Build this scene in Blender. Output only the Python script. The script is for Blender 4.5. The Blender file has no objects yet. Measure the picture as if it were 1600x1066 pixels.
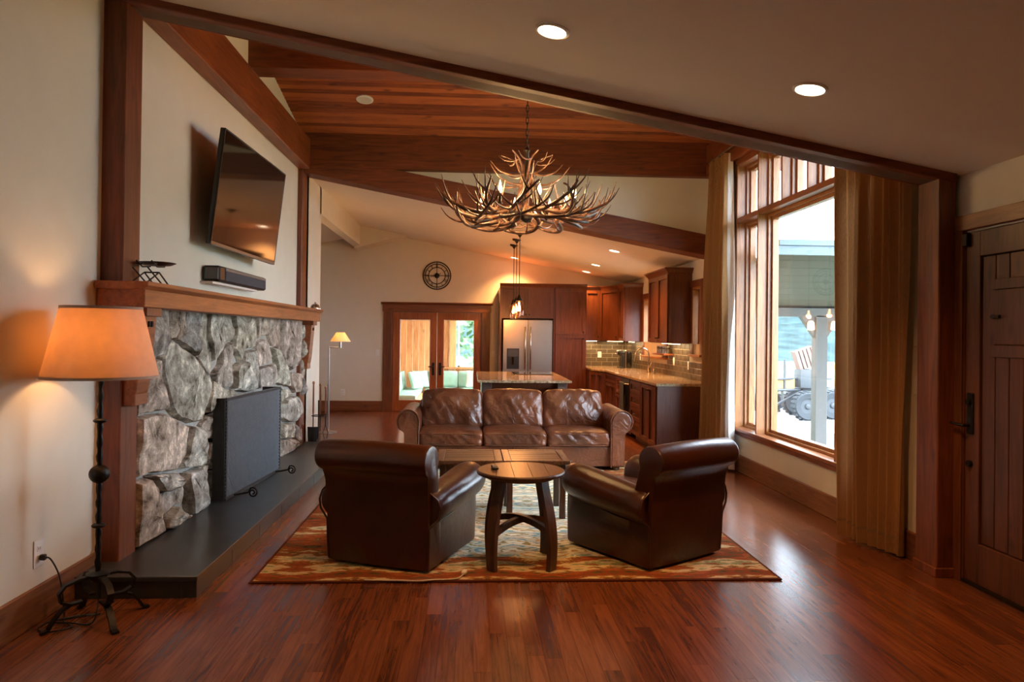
import bpy, bmesh, math, random
from mathutils import Vector, Matrix, noise
R = math.radians
random.seed(7)
SC = bpy.context.scene
COL = SC.collection

# ------------------------------------------------------------------ camera, world, exposure
cam_d = bpy.data.cameras.new('camera')
cam = bpy.data.objects.new('camera', cam_d)
COL.objects.link(cam)
cam_d.sensor_width = 36.0
cam_d.lens = 36.0 * 1133.92 / 1600.0
cam_d.shift_x = (800 - 798.07) / 1600.0
cam_d.shift_y = -(533 - 515.55) / 1600.0
cam_d.clip_start = 0.05
cam_d.clip_end = 300
cam.matrix_world = (Matrix.Translation((0, 0, 1.5)) @ Matrix.Rotation(-0.05487, 4, 'Z')
                    @ Matrix.Rotation(math.pi / 2 + 0.0064, 4, 'X') @ Matrix.Rotation(0.01191, 4, 'Z'))
SC.camera = cam

world = bpy.data.worlds.new('overcast_sky')
SC.world = world
world.use_nodes = True
wn = world.node_tree.nodes
wn['Background'].inputs[0].default_value = (0.70, 0.85, 1.0, 1)
wn['Background'].inputs[1].default_value = 11.0
SC.view_settings.view_transform = 'Standard'
SC.view_settings.look = 'None'
SC.view_settings.gamma = 1.0
SC.view_settings.use_curve_mapping = False
SC.view_settings.exposure = 1.1
SC.cycles.use_denoising = True
SC.cycles.sample_clamp_indirect = 8.0
SC.cycles.max_bounces = 10
SC.cycles.transparent_max_bounces = 16

# ------------------------------------------------------------------ materials
MATS = {}


def nodes_of(name):
    m = bpy.data.materials.new(name)
    m.use_nodes = True
    nt = m.node_tree
    b = nt.nodes['Principled BSDF']
    MATS[name] = m
    return m, nt, b


def N(nt, t, **kw):
    n = nt.nodes.new(t)
    for k, v in kw.items():
        setattr(n, k, v)
    return n


def ramp(nt, stops, interp='LINEAR'):
    r = N(nt, 'ShaderNodeValToRGB')
    r.color_ramp.interpolation = interp
    e = r.color_ramp.elements
    while len(e) < len(stops):
        e.new(0.5)
    for i, (p, c) in enumerate(stops):
        e[i].position = p
        e[i].color = (c[0], c[1], c[2], 1)
    return r


def bump(nt, b, height, strength=0.3, dist=0.02):
    bp = N(nt, 'ShaderNodeBump')
    bp.inputs['Strength'].default_value = strength
    bp.inputs['Distance'].default_value = dist
    nt.links.new(height, bp.inputs['Height'])
    nt.links.new(bp.outputs[0], b.inputs['Normal'])


def plain(name, col, rough=0.5, metal=0.0, noise_amt=0.06, scale=18, bump_s=0.0, spec=0.5, coat=0.0):
    m, nt, b = nodes_of(name)
    tc = N(nt, 'ShaderNodeTexCoord')
    nz = N(nt, 'ShaderNodeTexNoise')
    nz.inputs['Scale'].default_value = scale
    nz.inputs['Detail'].default_value = 4
    nt.links.new(tc.outputs['Object'], nz.inputs['Vector'])
    r = ramp(nt, [(0.25, [c * (1 - noise_amt) for c in col]), (0.75, [min(1, c * (1 + noise_amt)) for c in col])])
    nt.links.new(nz.outputs[0], r.inputs[0])
    nt.links.new(r.outputs[0], b.inputs['Base Color'])
    b.inputs['Roughness'].default_value = rough
    b.inputs['Metallic'].default_value = metal
    b.inputs['Specular IOR Level'].default_value = spec
    b.inputs['Coat Weight'].default_value = coat
    if bump_s:
        bump(nt, b, nz.outputs[0], bump_s, 0.01)
    return m


def wood(name, dark, light, axis='Y', scale=1.0, rough=0.35, knots=0.5, jitter=0.0, stretch=14.0, bump_s=0.08, spec=0.5, coat=0.0, island=False):
    """grain runs along AXIS of the object; JITTER varies tone between objects"""
    m, nt, b = nodes_of(name)
    L = nt.links.new
    tc = N(nt, 'ShaderNodeTexCoord')
    oi = N(nt, 'ShaderNodeNewGeometry' if island else 'ShaderNodeObjectInfo')
    RND = 'Random Per Island' if island else 'Random'
    add = N(nt, 'ShaderNodeVectorMath', operation='ADD')
    mul = N(nt, 'ShaderNodeVectorMath', operation='SCALE')
    cmb = N(nt, 'ShaderNodeCombineXYZ')
    for i in range(3):
        L(oi.outputs[RND], cmb.inputs[i])
    L(cmb.outputs[0], mul.inputs[0])
    mul.inputs['Scale'].default_value = 37.0
    L(tc.outputs['Object'], add.inputs[0])
    L(mul.outputs[0], add.inputs[1])
    mp = N(nt, 'ShaderNodeMapping')
    s = [stretch * scale] * 3
    s['XYZ'.index(axis)] = 1.1 * scale
    mp.inputs['Scale'].default_value = s
    L(add.outputs[0], mp.inputs['Vector'])
    n1 = N(nt, 'ShaderNodeTexNoise')
    n1.inputs['Scale'].default_value = 1.6
    n1.inputs['Detail'].default_value = 7
    n1.inputs['Roughness'].default_value = 0.62
    n1.inputs['Distortion'].default_value = 1.3
    L(mp.outputs[0], n1.inputs['Vector'])
    n2 = N(nt, 'ShaderNodeTexNoise')
    n2.inputs['Scale'].default_value = 1.3 * scale
    n2.inputs['Detail'].default_value = 3
    L(add.outputs[0], n2.inputs['Vector'])
    mix = N(nt, 'ShaderNodeMath', operation='MULTIPLY_ADD')
    L(n2.outputs[0], mix.inputs[0])
    mix.inputs[1].default_value = 0.45
    L(n1.outputs[0], mix.inputs[2])
    sub = N(nt, 'ShaderNodeMath', operation='SUBTRACT')
    L(mix.outputs[0], sub.inputs[0])
    sub.inputs[1].default_value = 0.22
    fac = sub.outputs[0]
    if jitter:
        jm = N(nt, 'ShaderNodeMath', operation='MULTIPLY_ADD')
        L(oi.outputs[RND], jm.inputs[0])
        jm.inputs[1].default_value = jitter
        L(sub.outputs[0], jm.inputs[2])
        js = N(nt, 'ShaderNodeMath', operation='SUBTRACT')
        L(jm.outputs[0], js.inputs[0])
        js.inputs[1].default_value = jitter * 0.5
        fac = js.outputs[0]
    mid = [(a + c) / 2 for a, c in zip(dark, light)]
    r = ramp(nt, [(0.28, dark), (0.5, mid), (0.72, light)])
    L(fac, r.inputs[0])
    col = r.outputs[0]
    if knots:
        mp2 = N(nt, 'ShaderNodeMapping')
        s2 = [5.5 * scale] * 3
        s2['XYZ'.index(axis)] = 2.4 * scale
        mp2.inputs['Scale'].default_value = s2
        L(add.outputs[0], mp2.inputs['Vector'])
        v = N(nt, 'ShaderNodeTexVoronoi')
        v.inputs['Scale'].default_value = 1.0
        L(mp2.outputs[0], v.inputs['Vector'])
        kr = ramp(nt, [(0.04, (1, 1, 1)), (0.16, (0, 0, 0))])
        L(v.outputs['Distance'], kr.inputs[0])
        km = N(nt, 'ShaderNodeMath', operation='MULTIPLY')
        L(kr.outputs[0], km.inputs[0])
        km.inputs[1].default_value = knots
        mx = N(nt, 'ShaderNodeMix', data_type='RGBA')
        L(km.outputs[0], mx.inputs[0])
        L(col, mx.inputs[6])
        mx.inputs[7].default_value = (dark[0] * 0.35, dark[1] * 0.3, dark[2] * 0.3, 1)
        col = mx.outputs[2]
    L(col, b.inputs['Base Color'])
    b.inputs['Roughness'].default_value = rough
    b.inputs['Specular IOR Level'].default_value = spec
    b.inputs['Coat Weight'].default_value = coat
    b.inputs['Coat Roughness'].default_value = 0.15
    bump(nt, b, n1.outputs[0], bump_s, 0.004)
    return m


def leather(name, dark, light, rough=0.33, wr=0.35, scale=9):
    m, nt, b = nodes_of(name)
    L = nt.links.new
    tc = N(nt, 'ShaderNodeTexCoord')
    n1 = N(nt, 'ShaderNodeTexNoise')
    n1.inputs['Scale'].default_value = 3.0
    n1.inputs['Detail'].default_value = 5
    L(tc.outputs['Object'], n1.inputs['Vector'])
    r = ramp(nt, [(0.3, dark), (0.72, light)])
    L(n1.outputs[0], r.inputs[0])
    L(r.outputs[0], b.inputs['Base Color'])
    n2 = N(nt, 'ShaderNodeTexNoise')
    n2.inputs['Scale'].default_value = scale
    n2.inputs['Detail'].default_value = 4
    n2.inputs['Distortion'].default_value = 1.2
    L(tc.outputs['Object'], n2.inputs['Vector'])
    n3 = N(nt, 'ShaderNodeTexVoronoi')
    n3.inputs['Scale'].default_value = 260
    L(tc.outputs['Object'], n3.inputs['Vector'])
    ad = N(nt, 'ShaderNodeMath', operation='MULTIPLY_ADD')
    L(n3.outputs['Distance'], ad.inputs[0])
    ad.inputs[1].default_value = 0.04
    L(n2.outputs[0], ad.inputs[2])
    bump(nt, b, ad.outputs[0], wr, 0.03)
    b.inputs['Roughness'].default_value = rough
    b.inputs['Specular IOR Level'].default_value = 0.55
    return m


def emis(name, col, strength):
    m, nt, b = nodes_of(name)
    b.inputs['Base Color'].default_value = (*col, 1)
    b.inputs['Emission Color'].default_value = (*col, 1)
    b.inputs['Emission Strength'].default_value = strength
    return m


def glass(name, tint=(1, 1, 1), refl=1.0):
    m = bpy.data.materials.new(name)
    m.use_nodes = True
    nt = m.node_tree
    nt.nodes.remove(nt.nodes['Principled BSDF'])
    out = nt.nodes['Material Output']
    t = N(nt, 'ShaderNodeBsdfTransparent')
    t.inputs[0].default_value = (*tint, 1)
    g = N(nt, 'ShaderNodeBsdfGlossy')
    g.inputs['Roughness'].default_value = 0.02
    lw = N(nt, 'ShaderNodeLayerWeight')
    lw.inputs[0].default_value = 0.5
    pw_ = N(nt, 'ShaderNodeMath', operation='POWER')
    nt.links.new(lw.outputs['Facing'], pw_.inputs[0])
    pw_.inputs[1].default_value = 5.0
    sch = N(nt, 'ShaderNodeMath', operation='MULTIPLY_ADD')     # Schlick reflectance, the same from both sides
    nt.links.new(pw_.outputs[0], sch.inputs[0])
    sch.inputs[1].default_value = 0.96 * refl
    sch.inputs[2].default_value = 0.04 * refl
    mx = N(nt, 'ShaderNodeMixShader')
    nt.links.new(sch.outputs[0], mx.inputs[0])
    nt.links.new(t.outputs[0], mx.inputs[1])
    nt.links.new(g.outputs[0], mx.inputs[2])
    nt.links.new(mx.outputs[0], out.inputs['Surface'])
    MATS[name] = m
    return m


WALL = plain('cream_plaster', (0.73, 0.68, 0.575), 0.85, noise_amt=0.025, scale=6, spec=0.2, bump_s=0.03)
CEIL = plain('ceiling_plaster', (0.78, 0.70, 0.58), 0.9, noise_amt=0.02, scale=5, spec=0.15)
TIMBER_X = wood('stained_fir_across', (0.085, 0.018, 0.006), (0.25, 0.062, 0.016), 'X', 1.0, 0.58, 0.55)
TIMBER_Y = wood('stained_fir_deep', (0.115, 0.026, 0.008), (0.33, 0.09, 0.024), 'Y', 1.0, 0.42, 0.5)
TIMBER_Z = wood('stained_fir_upright', (0.085, 0.02, 0.007), (0.24, 0.062, 0.018), 'Z', 1.0, 0.42, 0.5)
MANTEL = wood('mantel_fir', (0.17, 0.042, 0.012), (0.40, 0.125, 0.034), 'Y', 1.0, 0.4, 0.3)
TRIM_X = wood('alder_trim_across', (0.11, 0.032, 0.012), (0.25, 0.08, 0.028), 'X', 1.1, 0.4, 0.6)
TRIM_Y = wood('alder_trim_deep', (0.13, 0.048, 0.02), (0.30, 0.125, 0.05), 'Y', 1.1, 0.42, 0.6)
TRIM_Z = wood('alder_trim_upright', (0.085, 0.026, 0.011), (0.20, 0.066, 0.025), 'Z', 1.1, 0.4, 0.6)
WIN_Z = wood('window_pine_upright', (0.22, 0.075, 0.022), (0.47, 0.20, 0.065), 'Z', 1.2, 0.35, 0.3)
WIN_Y = wood('window_pine_deep', (0.19, 0.058, 0.018), (0.38, 0.135, 0.042), 'Y', 1.2, 0.35, 0.3)
PLANKCEIL = wood('ceiling_plank', (0.16, 0.032, 0.009), (0.44, 0.12, 0.028), 'X', 1.0, 0.5, 0.8, jitter=0.5)
FLOORW = wood('oak_floor', (0.075, 0.022, 0.009), (0.225, 0.07, 0.024), 'Y', 1.0, 0.24, 0.0, jitter=0.22, stretch=20, bump_s=0.05, spec=0.45)
FLOORW_FAR = wood('oak_floor_far', (0.075, 0.022, 0.009), (0.225, 0.07, 0.024), 'Y', 1.0, 0.24, 0.0, jitter=0.22, stretch=20, bump_s=0.05, spec=0.45, island=True)
DOORW = wood('door_alder', (0.05, 0.016, 0.008), (0.14, 0.046, 0.021), 'Z', 1.0, 0.45, 0.6, jitter=0.15)
CAB = wood('cabinet_cherry', (0.07, 0.018, 0.007), (0.17, 0.052, 0.019), 'Z', 1.2, 0.32, 0.0, jitter=0.2)
FRENCH = wood('french_door_fir', (0.22, 0.058, 0.016), (0.44, 0.135, 0.038), 'Z', 1.2, 0.35, 0.1)
PINE = wood('sunroom_pine', (0.50, 0.20, 0.065), (0.86, 0.45, 0.18), 'Z', 1.0, 0.5, 0.5, jitter=0.3)
TABLEW = wood('weathered_table', (0.075, 0.036, 0.018), (0.26, 0.135, 0.068), 'Y', 1.6, 0.36, 0.2, jitter=0.15)
BARREL = wood('barrel_oak', (0.055, 0.026, 0.013), (0.17, 0.082, 0.042), 'Y', 1.6, 0.34, 0.2, jitter=0.1)
BARREL_Z = wood('barrel_stave', (0.035, 0.018, 0.011), (0.12, 0.062, 0.036), 'Z', 1.6, 0.42, 0.1)
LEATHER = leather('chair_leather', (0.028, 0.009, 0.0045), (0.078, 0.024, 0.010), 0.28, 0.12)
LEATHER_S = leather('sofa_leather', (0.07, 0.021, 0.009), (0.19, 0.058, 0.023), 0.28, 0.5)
IRON = plain('black_iron', (0.018, 0.016, 0.015), 0.45, 0.6, 0.25, 40, 0.2)
IRON_D = plain('dull_iron', (0.03, 0.028, 0.027), 0.55, 0.4, 0.25, 60, 0.2)
BLACK = plain('black_plastic', (0.012, 0.012, 0.013), 0.35, 0)
GLOSSBLK = plain('screen_glass', (0.006, 0.006, 0.006), 0.06, 0, spec=0.9)
STEEL = plain('stainless_steel', (0.46, 0.44, 0.42), 0.3, 1.0, 0.06, 3)
CHROME = plain('brushed_nickel', (0.55, 0.52, 0.48), 0.22, 1.0, 0.05, 20)
BRONZE = plain('dark_bronze', (0.035, 0.026, 0.02), 0.4, 0.7, 0.2, 30)
WHITEP = plain('white_plastic', (0.78, 0.77, 0.74), 0.4, 0, 0.02)
SLATE = plain('honed_slate', (0.034, 0.035, 0.035), 0.3, 0, 0.3, 5, 0.08)
MORTAR = plain('grey_mortar', (0.36, 0.335, 0.30), 0.95, 0, 0.2, 30, 0.5, spec=0.1)
SOOT = plain('soot_firebrick', (0.012, 0.011, 0.010), 0.95, 0, 0.3, 12)
TEAL = plain('sage_cushion', (0.36, 0.52, 0.40), 0.85, 0, 0.05, 30, 0.1)
GLASS = glass('window_glass', refl=0.5)
JAR = glass('jar_glass', (1.0, 0.86, 0.7))


def fabric(name, dark, light, sc=1.0):
    m, nt, b = nodes_of(name)
    L = nt.links.new
    tc = N(nt, 'ShaderNodeTexCoord')
    mp = N(nt, 'ShaderNodeMapping')
    mp.inputs['Scale'].default_value = (220 * sc, 220 * sc, 30 * sc)
    L(tc.outputs['Object'], mp.inputs['Vector'])
    n1 = N(nt, 'ShaderNodeTexNoise')
    n1.inputs['Scale'].default_value = 1.0
    n1.inputs['Detail'].default_value = 3
    L(mp.outputs[0], n1.inputs['Vector'])
    n2 = N(nt, 'ShaderNodeTexNoise')
    n2.inputs['Scale'].default_value = 0.7
    n2.inputs['Detail'].default_value = 1
    L(tc.outputs['Object'], n2.inputs['Vector'])
    ad = N(nt, 'ShaderNodeMath', operation='ADD')
    L(n1.outputs[0], ad.inputs[0])
    L(n2.outputs[0], ad.inputs[1])
    r = ramp(nt, [(0.55, dark), (1.0, light)])
    L(ad.outputs[0], r.inputs[0])
    L(r.outputs[0], b.inputs['Base Color'])
    b.inputs['Roughness'].default_value = 0.9
    b.inputs['Specular IOR Level'].default_value = 0.15
    bump(nt, b, n1.outputs[0], 0.25, 0.002)
    tl = N(nt, 'ShaderNodeBsdfTranslucent')
    L(r.outputs[0], tl.inputs[0])
    mx = N(nt, 'ShaderNodeMixShader')
    mx.inputs[0].default_value = 0.12
    L(b.outputs[0], mx.inputs[1])
    L(tl.outputs[0], mx.inputs[2])
    L(mx.outputs[0], nt.nodes['Material Output'].inputs['Surface'])
    return m


CURTAIN = fabric('linen_curtain', (0.25, 0.125, 0.048), (0.42, 0.235, 0.10))
LINING = fabric('white_lining', (0.72, 0.72, 0.70), (0.86, 0.86, 0.85))


def shade_mat(name, col, trans):
    m, nt, b = nodes_of(name)
    L = nt.links.new
    b.inputs['Base Color'].default_value = (*col, 1)
    b.inputs['Roughness'].default_value = 0.9
    tl = N(nt, 'ShaderNodeBsdfTranslucent')
    tl.inputs[0].default_value = (*trans, 1)
    tc = N(nt, 'ShaderNodeTexCoord')
    nz = N(nt, 'ShaderNodeTexNoise')
    nz.inputs['Scale'].default_value = 22
    nz.inputs['Detail'].default_value = 5
    L(tc.outputs['Object'], nz.inputs['Vector'])
    r = ramp(nt, [(0.3, [c * 0.86 for c in trans]), (0.7, trans)])
    L(nz.outputs[0], r.inputs[0])
    L(r.outputs[0], tl.inputs[0])
    mx = N(nt, 'ShaderNodeMixShader')
    mx.inputs[0].default_value = 0.5
    L(b.outputs[0], mx.inputs[1])
    L(tl.outputs[0], mx.inputs[2])
    L(mx.outputs[0], nt.nodes['Material Output'].inputs['Surface'])
    return m


SHADE = shade_mat('parchment_shade', (0.74, 0.60, 0.48), (0.85, 0.58, 0.34))
SHADE_C = shade_mat('cream_shade', (0.85, 0.78, 0.6), (0.9, 0.72, 0.42))


def stone_mat():
    m, nt, b = nodes_of('field_stone')
    L = nt.links.new
    tc = N(nt, 'ShaderNodeTexCoord')
    oi = N(nt, 'ShaderNodeObjectInfo')
    n1 = N(nt, 'ShaderNodeTexNoise')
    n1.inputs['Scale'].default_value = 9
    n1.inputs['Detail'].default_value = 9
    n1.inputs['Roughness'].default_value = 0.7
    L(tc.outputs['Object'], n1.inputs['Vector'])
    n2 = N(nt, 'ShaderNodeTexNoise')
    n2.inputs['Scale'].default_value = 2.2
    n2.inputs['Detail'].default_value = 3
    L(tc.outputs['Object'], n2.inputs['Vector'])
    base = ramp(nt, [(0.0, (0.36, 0.34, 0.30)), (0.3, (0.48, 0.455, 0.385)), (0.55, (0.47, 0.38, 0.32)), (0.8, (0.36, 0.345, 0.335)), (1.0, (0.52, 0.49, 0.43))])
    L(oi.outputs['Random'], base.inputs[0])
    sp = ramp(nt, [(0.34, (0.16, 0.14, 0.12)), (0.45, (0.68, 0.64, 0.57)), (0.54, (1.0, 0.97, 0.92)), (0.66, (2.0, 1.95, 1.85))])
    L(n1.outputs[0], sp.inputs[0])
    mu = N(nt, 'ShaderNodeMix', data_type='RGBA', blend_type='MULTIPLY')
    mu.inputs[0].default_value = 1.0
    L(base.outputs[0], mu.inputs[6])
    L(sp.outputs[0], mu.inputs[7])
    rust = ramp(nt, [(0.56, (0, 0, 0)), (0.72, (1, 1, 1))])
    L(n2.outputs[0], rust.inputs[0])
    mm = N(nt, 'ShaderNodeMath', operation='MULTIPLY')
    mm.inputs[1].default_value = 0.55
    L(rust.outputs[0], mm.inputs[0])
    mx = N(nt, 'ShaderNodeMix', data_type='RGBA')
    L(mm.outputs[0], mx.inputs[0])
    L(mu.outputs[2], mx.inputs[6])
    mx.inputs[7].default_value = (0.20, 0.135, 0.095, 1)
    L(mx.outputs[2], b.inputs['Base Color'])
    b.inputs['Roughness'].default_value = 0.85
    b.inputs['Specular IOR Level'].default_value = 0.25
    bump(nt, b, n1.outputs[0], 0.9, 0.03)
    return m


STONE = stone_mat()


def granite_mat():
    m, nt, b = nodes_of('polished_granite')
    L = nt.links.new
    tc = N(nt, 'ShaderNodeTexCoord')
    n1 = N(nt, 'ShaderNodeTexNoise')
    n1.inputs['Scale'].default_value = 26
    n1.inputs['Detail'].default_value = 8
    n1.inputs['Roughness'].default_value = 0.75
    L(tc.outputs['Object'], n1.inputs['Vector'])
    r = ramp(nt, [(0.3, (0.06, 0.035, 0.02)), (0.45, (0.34, 0.22, 0.12)), (0.58, (0.55, 0.42, 0.27)), (0.75, (0.75, 0.66, 0.5))])
    L(n1.outputs[0], r.inputs[0])
    L(r.outputs[0], b.inputs['Base Color'])
    b.inputs['Roughness'].default_value = 0.1
    return m


GRANITE = granite_mat()
TILE = plain('olive_tile', (0.105, 0.07, 0.038), 0.36, 0, 0.25, 14)
GROUT = plain('tan_grout', (0.46, 0.37, 0.26), 0.9, 0, 0.1, 20)


def antler_mat():
    m, nt, b = nodes_of('antler_horn')
    L = nt.links.new
    tc = N(nt, 'ShaderNodeTexCoord')
    n1 = N(nt, 'ShaderNodeTexNoise')
    n1.inputs['Scale'].default_value = 14
    n1.inputs['Detail'].default_value = 5
    L(tc.outputs['Object'], n1.inputs['Vector'])
    r = ramp(nt, [(0.35, (0.05, 0.022, 0.014)), (0.55, (0.125, 0.055, 0.034)), (0.7, (0.27, 0.16, 0.105))])
    L(n1.outputs[0], r.inputs[0])
    L(r.outputs[0], b.inputs['Base Color'])
    b.inputs['Roughness'].default_value = 0.42
    return m


ANTLER = antler_mat()


def rug_mat():
    m, nt, b = nodes_of('kilim_wool')
    L = nt.links.new
    tc = N(nt, 'ShaderNodeTexCoord')
    sep = N(nt, 'ShaderNodeSeparateXYZ')
    L(tc.outputs['Object'], sep.inputs[0])

    def M(op, a, c=None, d=None):
        n = N(nt, 'ShaderNodeMath', operation=op)
        for i, v in enumerate((a, c, d)):
            if v is None:
                continue
            if isinstance(v, (int, float)):
                n.inputs[i].default_value = v
            else:
                L(v, n.inputs[i])
        return n.outputs[0]
    x = M('SUBTRACT', sep.outputs[0], 0.32)
    y = sep.outputs[1]
    ax = M('PINGPONG', M('ADD', x, 5.0), 0.40)          # mirrored repeats across the width
    ay = M('PINGPONG', M('SUBTRACT', y, 6.48), 10.0)
    cmb = N(nt, 'ShaderNodeCombineXYZ')
    L(M('MULTIPLY', ax, 3.0), cmb.inputs[0])
    L(M('MULTIPLY', ay, 11.0), cmb.inputs[1])
    n1 = N(nt, 'ShaderNodeTexNoise')
    n1.inputs['Scale'].default_value = 1.0
    n1.inputs['Detail'].default_value = 4
    n1.inputs['Roughness'].default_value = 0.6
    L(cmb.outputs[0], n1.inputs['Vector'])
    # zigzag bands
    zig = M('ADD', M('MULTIPLY', ay, 2.6), M('ADD', M('MULTIPLY', M('PINGPONG', ax, 0.2), 1.6), M('MULTIPLY', n1.outputs[0], 1.1)))
    band = M('FRACT', zig)
    field = ramp(nt, [(0.0, (0.72, 0.66, 0.46)), (0.12, (0.33, 0.24, 0.08)), (0.2, (0.80, 0.75, 0.56)), (0.34, (0.20, 0.37, 0.42)), (0.43, (0.64, 0.60, 0.44)),
                      (0.55, (0.30, 0.27, 0.13)), (0.62, (0.80, 0.76, 0.60)), (0.74, (0.50, 0.28, 0.11)), (0.8, (0.58, 0.56, 0.42)), (0.92, (0.22, 0.33, 0.33))], 'CONSTANT')
    L(band, field.inputs[0])
    cmb2 = N(nt, 'ShaderNodeCombineXYZ')
    L(M('MULTIPLY', ax, 1.9), cmb2.inputs[0])
    L(M('MULTIPLY', y, 5.2), cmb2.inputs[1])
    n2 = N(nt, 'ShaderNodeTexNoise')
    n2.inputs['Scale'].default_value = 1.0
    n2.inputs['Detail'].default_value = 5
    n2.inputs['Roughness'].default_value = 0.65
    L(cmb2.outputs[0], n2.inputs['Vector'])
    bord = ramp(nt, [(0.0, (0.06, 0.035, 0.015)), (0.36, (0.12, 0.085, 0.03)), (0.40, (0.24, 0.062, 0.02)), (0.46, (0.36, 0.10, 0.028)), (0.50, (0.15, 0.09, 0.03)), (0.52, (0.46, 0.24, 0.08)), (0.545, (0.60, 0.47, 0.27)), (0.60, (0.25, 0.28, 0.14)), (0.64, (0.26, 0.07, 0.022))], 'CONSTANT')
    L(n2.outputs[0], bord.inputs[0])
    # distance to the edge of the rug (half sizes 1.62 x 2.09)
    ex = M('SUBTRACT', 1.62, M('ABSOLUTE', x))
    ey = M('SUBTRACT', 2.08, M('ABSOLUTE', M('SUBTRACT', y, 6.48)))
    e = M('ADD', M('MINIMUM', ex, ey), M('MULTIPLY', n2.outputs[0], 0.22))
    fac = M('LESS_THAN', e, 0.56)
    mx = N(nt, 'ShaderNodeMix', data_type='RGBA')
    L(fac, mx.inputs[0])
    L(field.outputs[0], mx.inputs[6])
    L(bord.outputs[0], mx.inputs[7])
    edge = M('LESS_THAN', M('MINIMUM', ex, ey), 0.018)
    mx2 = N(nt, 'ShaderNodeMix', data_type='RGBA')
    L(edge, mx2.inputs[0])
    L(mx.outputs[2], mx2.inputs[6])
    mx2.inputs[7].default_value = (0.10, 0.028, 0.012, 1)
    L(mx2.outputs[2], b.inputs['Base Color'])
    b.inputs['Roughness'].default_value = 0.95
    b.inputs['Specular IOR Level'].default_value = 0.1
    nz = N(nt, 'ShaderNodeTexNoise')
    nz.inputs['Scale'].default_value = 260
    L(tc.outputs['Object'], nz.inputs['Vector'])
    bump(nt, b, nz.outputs[0], 0.5, 0.006)
    return m


RUG = rug_mat()

# ------------------------------------------------------------------ builders
ORG = {}


def link(o, parent=None):
    COL.objects.link(o)
    if parent is not None:
        o.parent = parent
        off = ORG.get(parent.name)
        if off is not None:
            o.location = -Vector(off)
    return o


def tag(o, label=None, cat=None, group=None, kind=None):
    if label:
        o['label'] = label
    if cat:
        o['category'] = cat
    if group:
        o['group'] = group
    if kind:
        o['kind'] = kind
    return o


def thing(name, label, cat, loc=(0, 0, 0), rz=0.0, group=None, kind=None, local=False):
    """an Empty at the thing's base; its parts are given in world metres unless LOCAL"""
    o = bpy.data.objects.new(name, None)
    o.empty_display_size = 0.1
    COL.objects.link(o)
    o.location = loc
    o.rotation_euler = (0, 0, rz)
    if not local:
        ORG[o.name] = loc
    return tag(o, label, cat, group, kind)


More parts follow.
